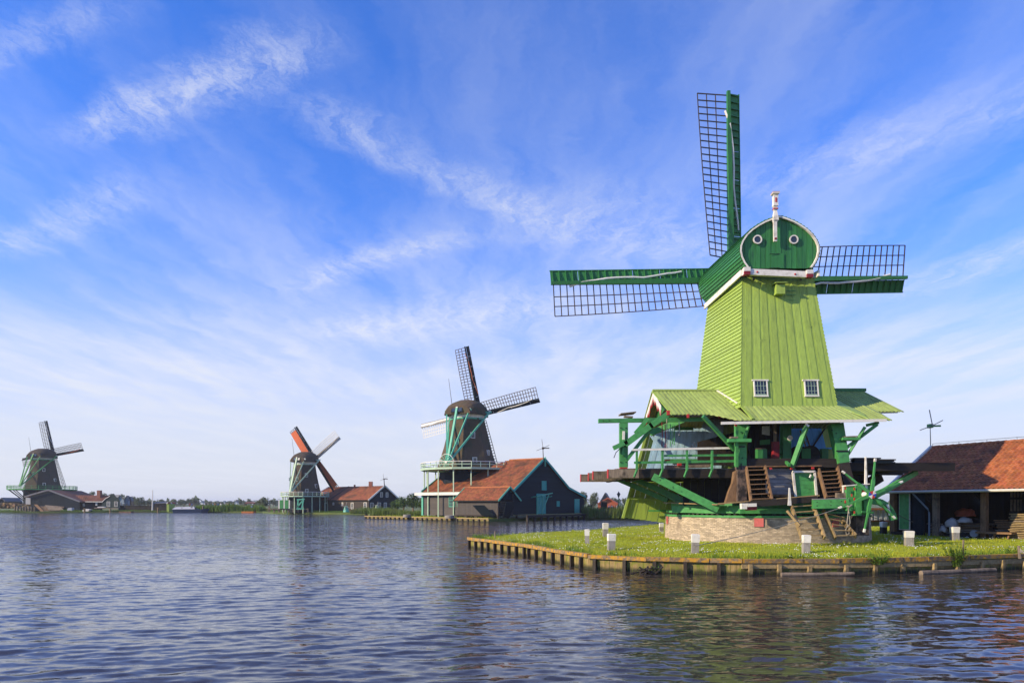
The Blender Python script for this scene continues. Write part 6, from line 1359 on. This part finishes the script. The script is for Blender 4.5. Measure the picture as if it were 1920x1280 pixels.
def tree(x, yb, yt, Y, wpx, shape, mat, label, group=None, name='tree', low=False):
    global tn_; tn_ += 1
    g = .42 if Y > 90 else .7; h = EYE+(HY-yt)/F*Y-g; wd = wpx/F*Y/2; X = (x-960)/F*Y
    r = empty(name, (X, Y, g), random.uniform(0, 6.28), label, 'bush' if name == 'bush' else 'tree', group)
    cm = CR[(shape, mat)]; c = bpy.data.objects.new('crown', cm[tn_ % len(cm)]); COL.objects.link(c); c.parent = r
    base = .12 if low else .30; c.location = (0, 0, h*(base+(1-base)/2)); c.scale = (wd, wd, h*(1-base)/2*1.05)
    tk = bpy.data.objects.new('trunk', TK[tn_ % 3]); COL.objects.link(tk); tk.parent = r; tk.scale = (h*.8, h*.8, h*.9)
    return r
random.seed(21)
FT = 'trees along the far horizon'
HZT = sorted(((172, 920, 330, 18, 'round', leafB), (195, 920, 330, 22, 'round', leafB), (240, 926, 300, 22, 'round', leafB), (252, 929, 320, 12, 'round', leafB), (262, 931, 300, 24, 'round', leafB), (150, 925, 340, 16, 'round', leafB), (210, 924, 330, 18, 'round', leafB), (228, 925, 330, 16, 'round', leafB),
        (302, 935, 380, 22, 'round', leafB), (315, 931, 400, 7, 'tall', leafA), (325, 934, 380, 16, 'round', leafB), (338, 935, 390, 14, 'round', leafB), (346, 933.5, 400, 14, 'round', leafB), (356, 933, 400, 15, 'round', leafB), (364, 932, 410, 12, 'round', leafB), (371, 932, 410, 9, 'tall', leafA), (451, 933, 420, 8, 'round', leafB), (467, 934, 400, 12, 'round', leafB), (480, 938, 420, 12, 'round', leafB),
        (392, 939, 500, 20, 'round', leafB), (410, 938, 500, 22, 'round', leafB), (430, 938, 520, 20, 'round', leafB), (444, 936, 520, 12, 'round', leafB), (512, 935, 420, 16, 'round', leafB), (30, 936, 320, 12, 'round', leafB), (278, 935, 360, 20, 'round', leafB), (290, 937, 380, 14, 'round', leafB), (382, 938, 520, 14, 'round', leafB), (458, 938, 500, 12, 'round', leafB)))
TW = ['first', 'second', 'third', 'fourth', 'fifth', 'sixth', 'seventh', 'eighth', 'ninth', 'tenth']; nr_ = {}
def where(x): return 'left of the far left mill' if x < 60 else 'above the low dark house roof' if x < 218 else 'between blue grey houses and flag pole' if x < 286 else 'between flag pole and green hut' if x < 318 else 'behind the covered boat' if x < 374 else 'beyond the far dike' if x < 448 else 'behind the crowd at the landing' if x < 485 else 'by the jetty of the red-sailed mill'
for x, yt, Y, wd, sh, mt in HZT:
    sh = 'dome' if mt is leafB else 'tall'; kd = 'round grey green tree' if mt is leafB else 'slim pointed dark tree'; wh_ = where(x); nr_[(kd, wh_)] = nr_.get((kd, wh_), 0)+1
    tree(x, 944, yt, Y, wd, sh, mt, TW[nr_[(kd, wh_)]-1]+' '+kd+' from the left '+wh_, FT, low=True)
tree(494.5, 955, 931, 222, 27, 'dome', leafB, 'big round willow-like tree left of the red-sailed mill jetty', low=True)
for x, yt, Y, wd in ((757, 926, 150, 30), (742, 934, 160, 26), (775, 921, 145, 36), (790, 928, 140, 30)): tree(x, 955, yt, Y, wd, 'dome', leafA, ['tallest bush of the clump left of the gallery posts', 'low bush beside the black gable in the clump'][0 if x == 775 else 1] if x in (775, 742) else ('middle bush of the clump between house and mill barn' if x == 757 else 'bush right behind the gallery posts of the barn mill'), name='bush', low=True)
for x, yt, Y, wd, lb in ((1093, 919, 190, 26, 'grey green tree rising just right of the barn gable'), (1114, 922, 195, 22, 'second grey green tree right of the barn gable'), (1175, 929, 210, 22, 'tree between the street lamp and the mill floor beams'), (1150, 931, 230, 20, 'tree behind the bright red roof'), (1200, 930, 220, 30, 'tree seen under the left floor beams of the green mill')): tree(x, 950, yt, Y, wd, 'dome', leafB, lb, low=True)
# dark wood as one mass at the horizon
tl_ = []; rg = np.random.default_rng(9); vs = []
for k in range(2600):
    x = rg.uniform(-1500, 1500); Y = rg.uniform(560, 900); h = rg.uniform(2, 7)*(1 if abs(x) > 120 else .8)*(1+.4*math.sin(x*.02)); c = np.array([x, Y, .4+h*rg.random()]); s = rg.uniform(1.2, 3.2); a = rg.normal(size=3); a /= np.linalg.norm(a); b2 = np.cross(a, rg.normal(size=3)); b2 /= np.linalg.norm(b2)
    vs += [c-a*s-b2*s*.7, c+a*s-b2*s*.7, c+a*s*.7+b2*s*.7, c-a*s*.7+b2*s*.7]
tag(np_mesh('distant_wood', np.array(vs), np.arange(len(vs)).reshape(-1, 4), leafB), kind='stuff')
def reed_patch(poly, n, h, wd, mat=reedm, name='reeds', zz0=.3):
    px = [p[0] for p in poly]; py = [p[1] for p in poly]; x = rng.uniform(min(px), max(px), n*3); y = rng.uniform(min(py), max(py), n*3); m = inside(x, y, poly); x = x[m][:n]; y = y[m][:n]
    hv = h*(.75+.5*np.array([mnoise.noise(V((a*.25, b_*.25, 5))) for a, b_ in zip(x, y)])); return blades(name, x, y, np.full(len(x), zz0), hv, wd, mat, .3, .6)
reed_patch([(-37, 158), (-33, 158), (-26, 133), (-17.5, 122), (-21, 128), (-27, 150), (-30, 165), (-37, 166)], 9000, 1.4, .14)
reed_patch([(-25, 122), (-16, 118), (-16, 128), (-27, 134)], 5000, 1.5, .12)
reed_patch([(12.5, 112.5), (27, 109.5), (40, 106.5), (40, 112), (12, 119)], 16000, 2.0, .12)
reed_patch([(-93, 203), (-88, 202), (-80, 201.5), (-73, 200.5), (-73, 206), (-93, 207)], 5000, 2.2, .2, weedm)
reed_patch([(-67, 190), (-60, 181), (-36, 168.5), (-36, 172), (-58, 184), (-64, 194)], 6000, .7, .12, weedm, 'bank_grass')
reed_patch([(-130, 199.5), (-103, 205.3), (-94, 203.6), (-94, 207), (-130, 203)], 5000, .6, .14, weedm, 'bank_grass')
reed_patch([(-24, 120.5), (-4, 101), (-2, 103), (-14, 117)], 9000, .35, .07, grassm, 'bank_grass')
reed_patch([(-165, 196), (-140, 198), (-140, 203), (-165, 203)], 2500, .6, .14, weedm, 'bank_grass')
# ------------------------------------------------------------------ small things at the near quay
def leafy(X, Y, z0, h, w_, n, label, name='bush'):
    r = empty(name, (X, Y, z0), 0, label, 'bush'); mb = MB(); lf = MB()
    for k in range(n):
        a = random.uniform(0, 6.28); rr = w_*random.random()**.6; top = V((X+math.cos(a)*rr, Y+math.sin(a)*rr*.6, z0+h*random.uniform(.5, 1))); b0_ = V((X+math.cos(a)*rr*.3, Y+math.sin(a)*rr*.2, z0-.05)); mb.tube([b0_, lerp(b0_, top, .5)+V((0, 0, .03)), top], .008, 4, .003)
        for j in range(16):
            p = lerp(b0_, top, random.uniform(.2, 1)); d = V((random.gauss(0, 1), random.gauss(0, 1), random.gauss(.2, .6))).normalized(); s = d.cross(V((0, 0, 1))).normalized()*.022; L_ = random.uniform(.07, .13)
            lf.poly([p, p+d*L_*.5+s, p+d*L_, p+d*L_*.5-s])
    mb.build('stems', weedm, r); tag(lf.build('leaves', weedm, r), kind='stuff')
leafy(17.0, 26.55, .25, .85, .55, 46, 'tall leafy bush growing from the quay near the right edge')
leafy(13.6, 25.7, .4, .40, .6, 24, 'low leafy plant on the quay below the mooring post')
leafy(20.2, 28.2, .5, .35, .5, 16, 'low leafy plant at the far right end of the quay'); leafy(10.4, 25.7, .45, .32, .3, 14, 'small leafy tuft on the quay under the ladders')
dw = empty('driftwood', (5.0, 25.6, 0), 0, 'dark driftwood clump with weeds caught at the quay', 'driftwood'); mb = MB()
for k in range(16):
    a = V((4.9+random.gauss(0, .3), 25.75+random.gauss(0, .08), random.uniform(-.02, .16))); d = V((random.gauss(0, 1), random.gauss(0, .3), random.gauss(.1, .4))).normalized()*random.uniform(.15, .4); mb.tube([a-d, a+V((0, 0, .04)), a+d], .04, 5, .015)
mb.build('sticks', wetwood, dw); lf = MB()
for k in range(120): p = V((5.15+random.gauss(0, .25), 25.75+random.gauss(0, .08), random.uniform(.0, .25))); d = V((random.gauss(0, 1), random.gauss(0, 1), random.gauss(.4, .5))).normalized(); s = d.cross(V((0, 0, 1))).normalized()*.015; lf.poly([p, p+d*.05+s, p+d*.10, p+d*.05-s])
tag(lf.build('leaves', weedm, dw), kind='stuff')
pg = empty('rope_peg', (20.0, 27.3, .5), 0, 'pale peg with white ropes wound round it at the right edge of the quay', 'peg'); MB().tube([(20.0, 27.3, .45), (19.95, 27.3, .95)], .06, 7, .05).build('peg', drywood, pg)
for k in range(6): MB().tube([(19.96, 27.25, .85-.03*k), (20.1+.06*k, 27.15, .62), (20.3+.07*k, 27.0, .2), (20.2+.09*k, 26.9, .02)], .014, 5).build('rope_strand', rope, pg)
tag(MB().tube([(17.3, 26.6, .5), (17.32, 26.6, 1.22)], .035, 6).build('white_stake', drywood), 'thin pale stake standing in the leafy quay bush', 'stake'); tag(MB().tube([(-1.0, 40.6, .45), (-1.0, 40.6, 1.0)], .035, 6).build('wooden_stake', drywood), 'thin wooden stake near the pointed tip of the lawn', 'stake')
HAZE = True
if HAZE:
    hm = bpy.data.materials.new('air'); hm.use_nodes = True; t = NT(hm.node_tree); t.n.clear(); pv_ = t.add('ShaderNodeVolumePrincipled'); pv_.inputs['Color'].default_value = (.86, .92, 1, 1); pv_.inputs['Density'].default_value = .00024; pv_.inputs['Anisotropy'].default_value = .2
    t.l.new(pv_.outputs[0], t.add('ShaderNodeOutputMaterial').inputs['Volume'])
    hz_ = MB().box((0, 2000, 15), 8600, 6200, 33).build('haze', hm); tag(hz_, kind='stuff')
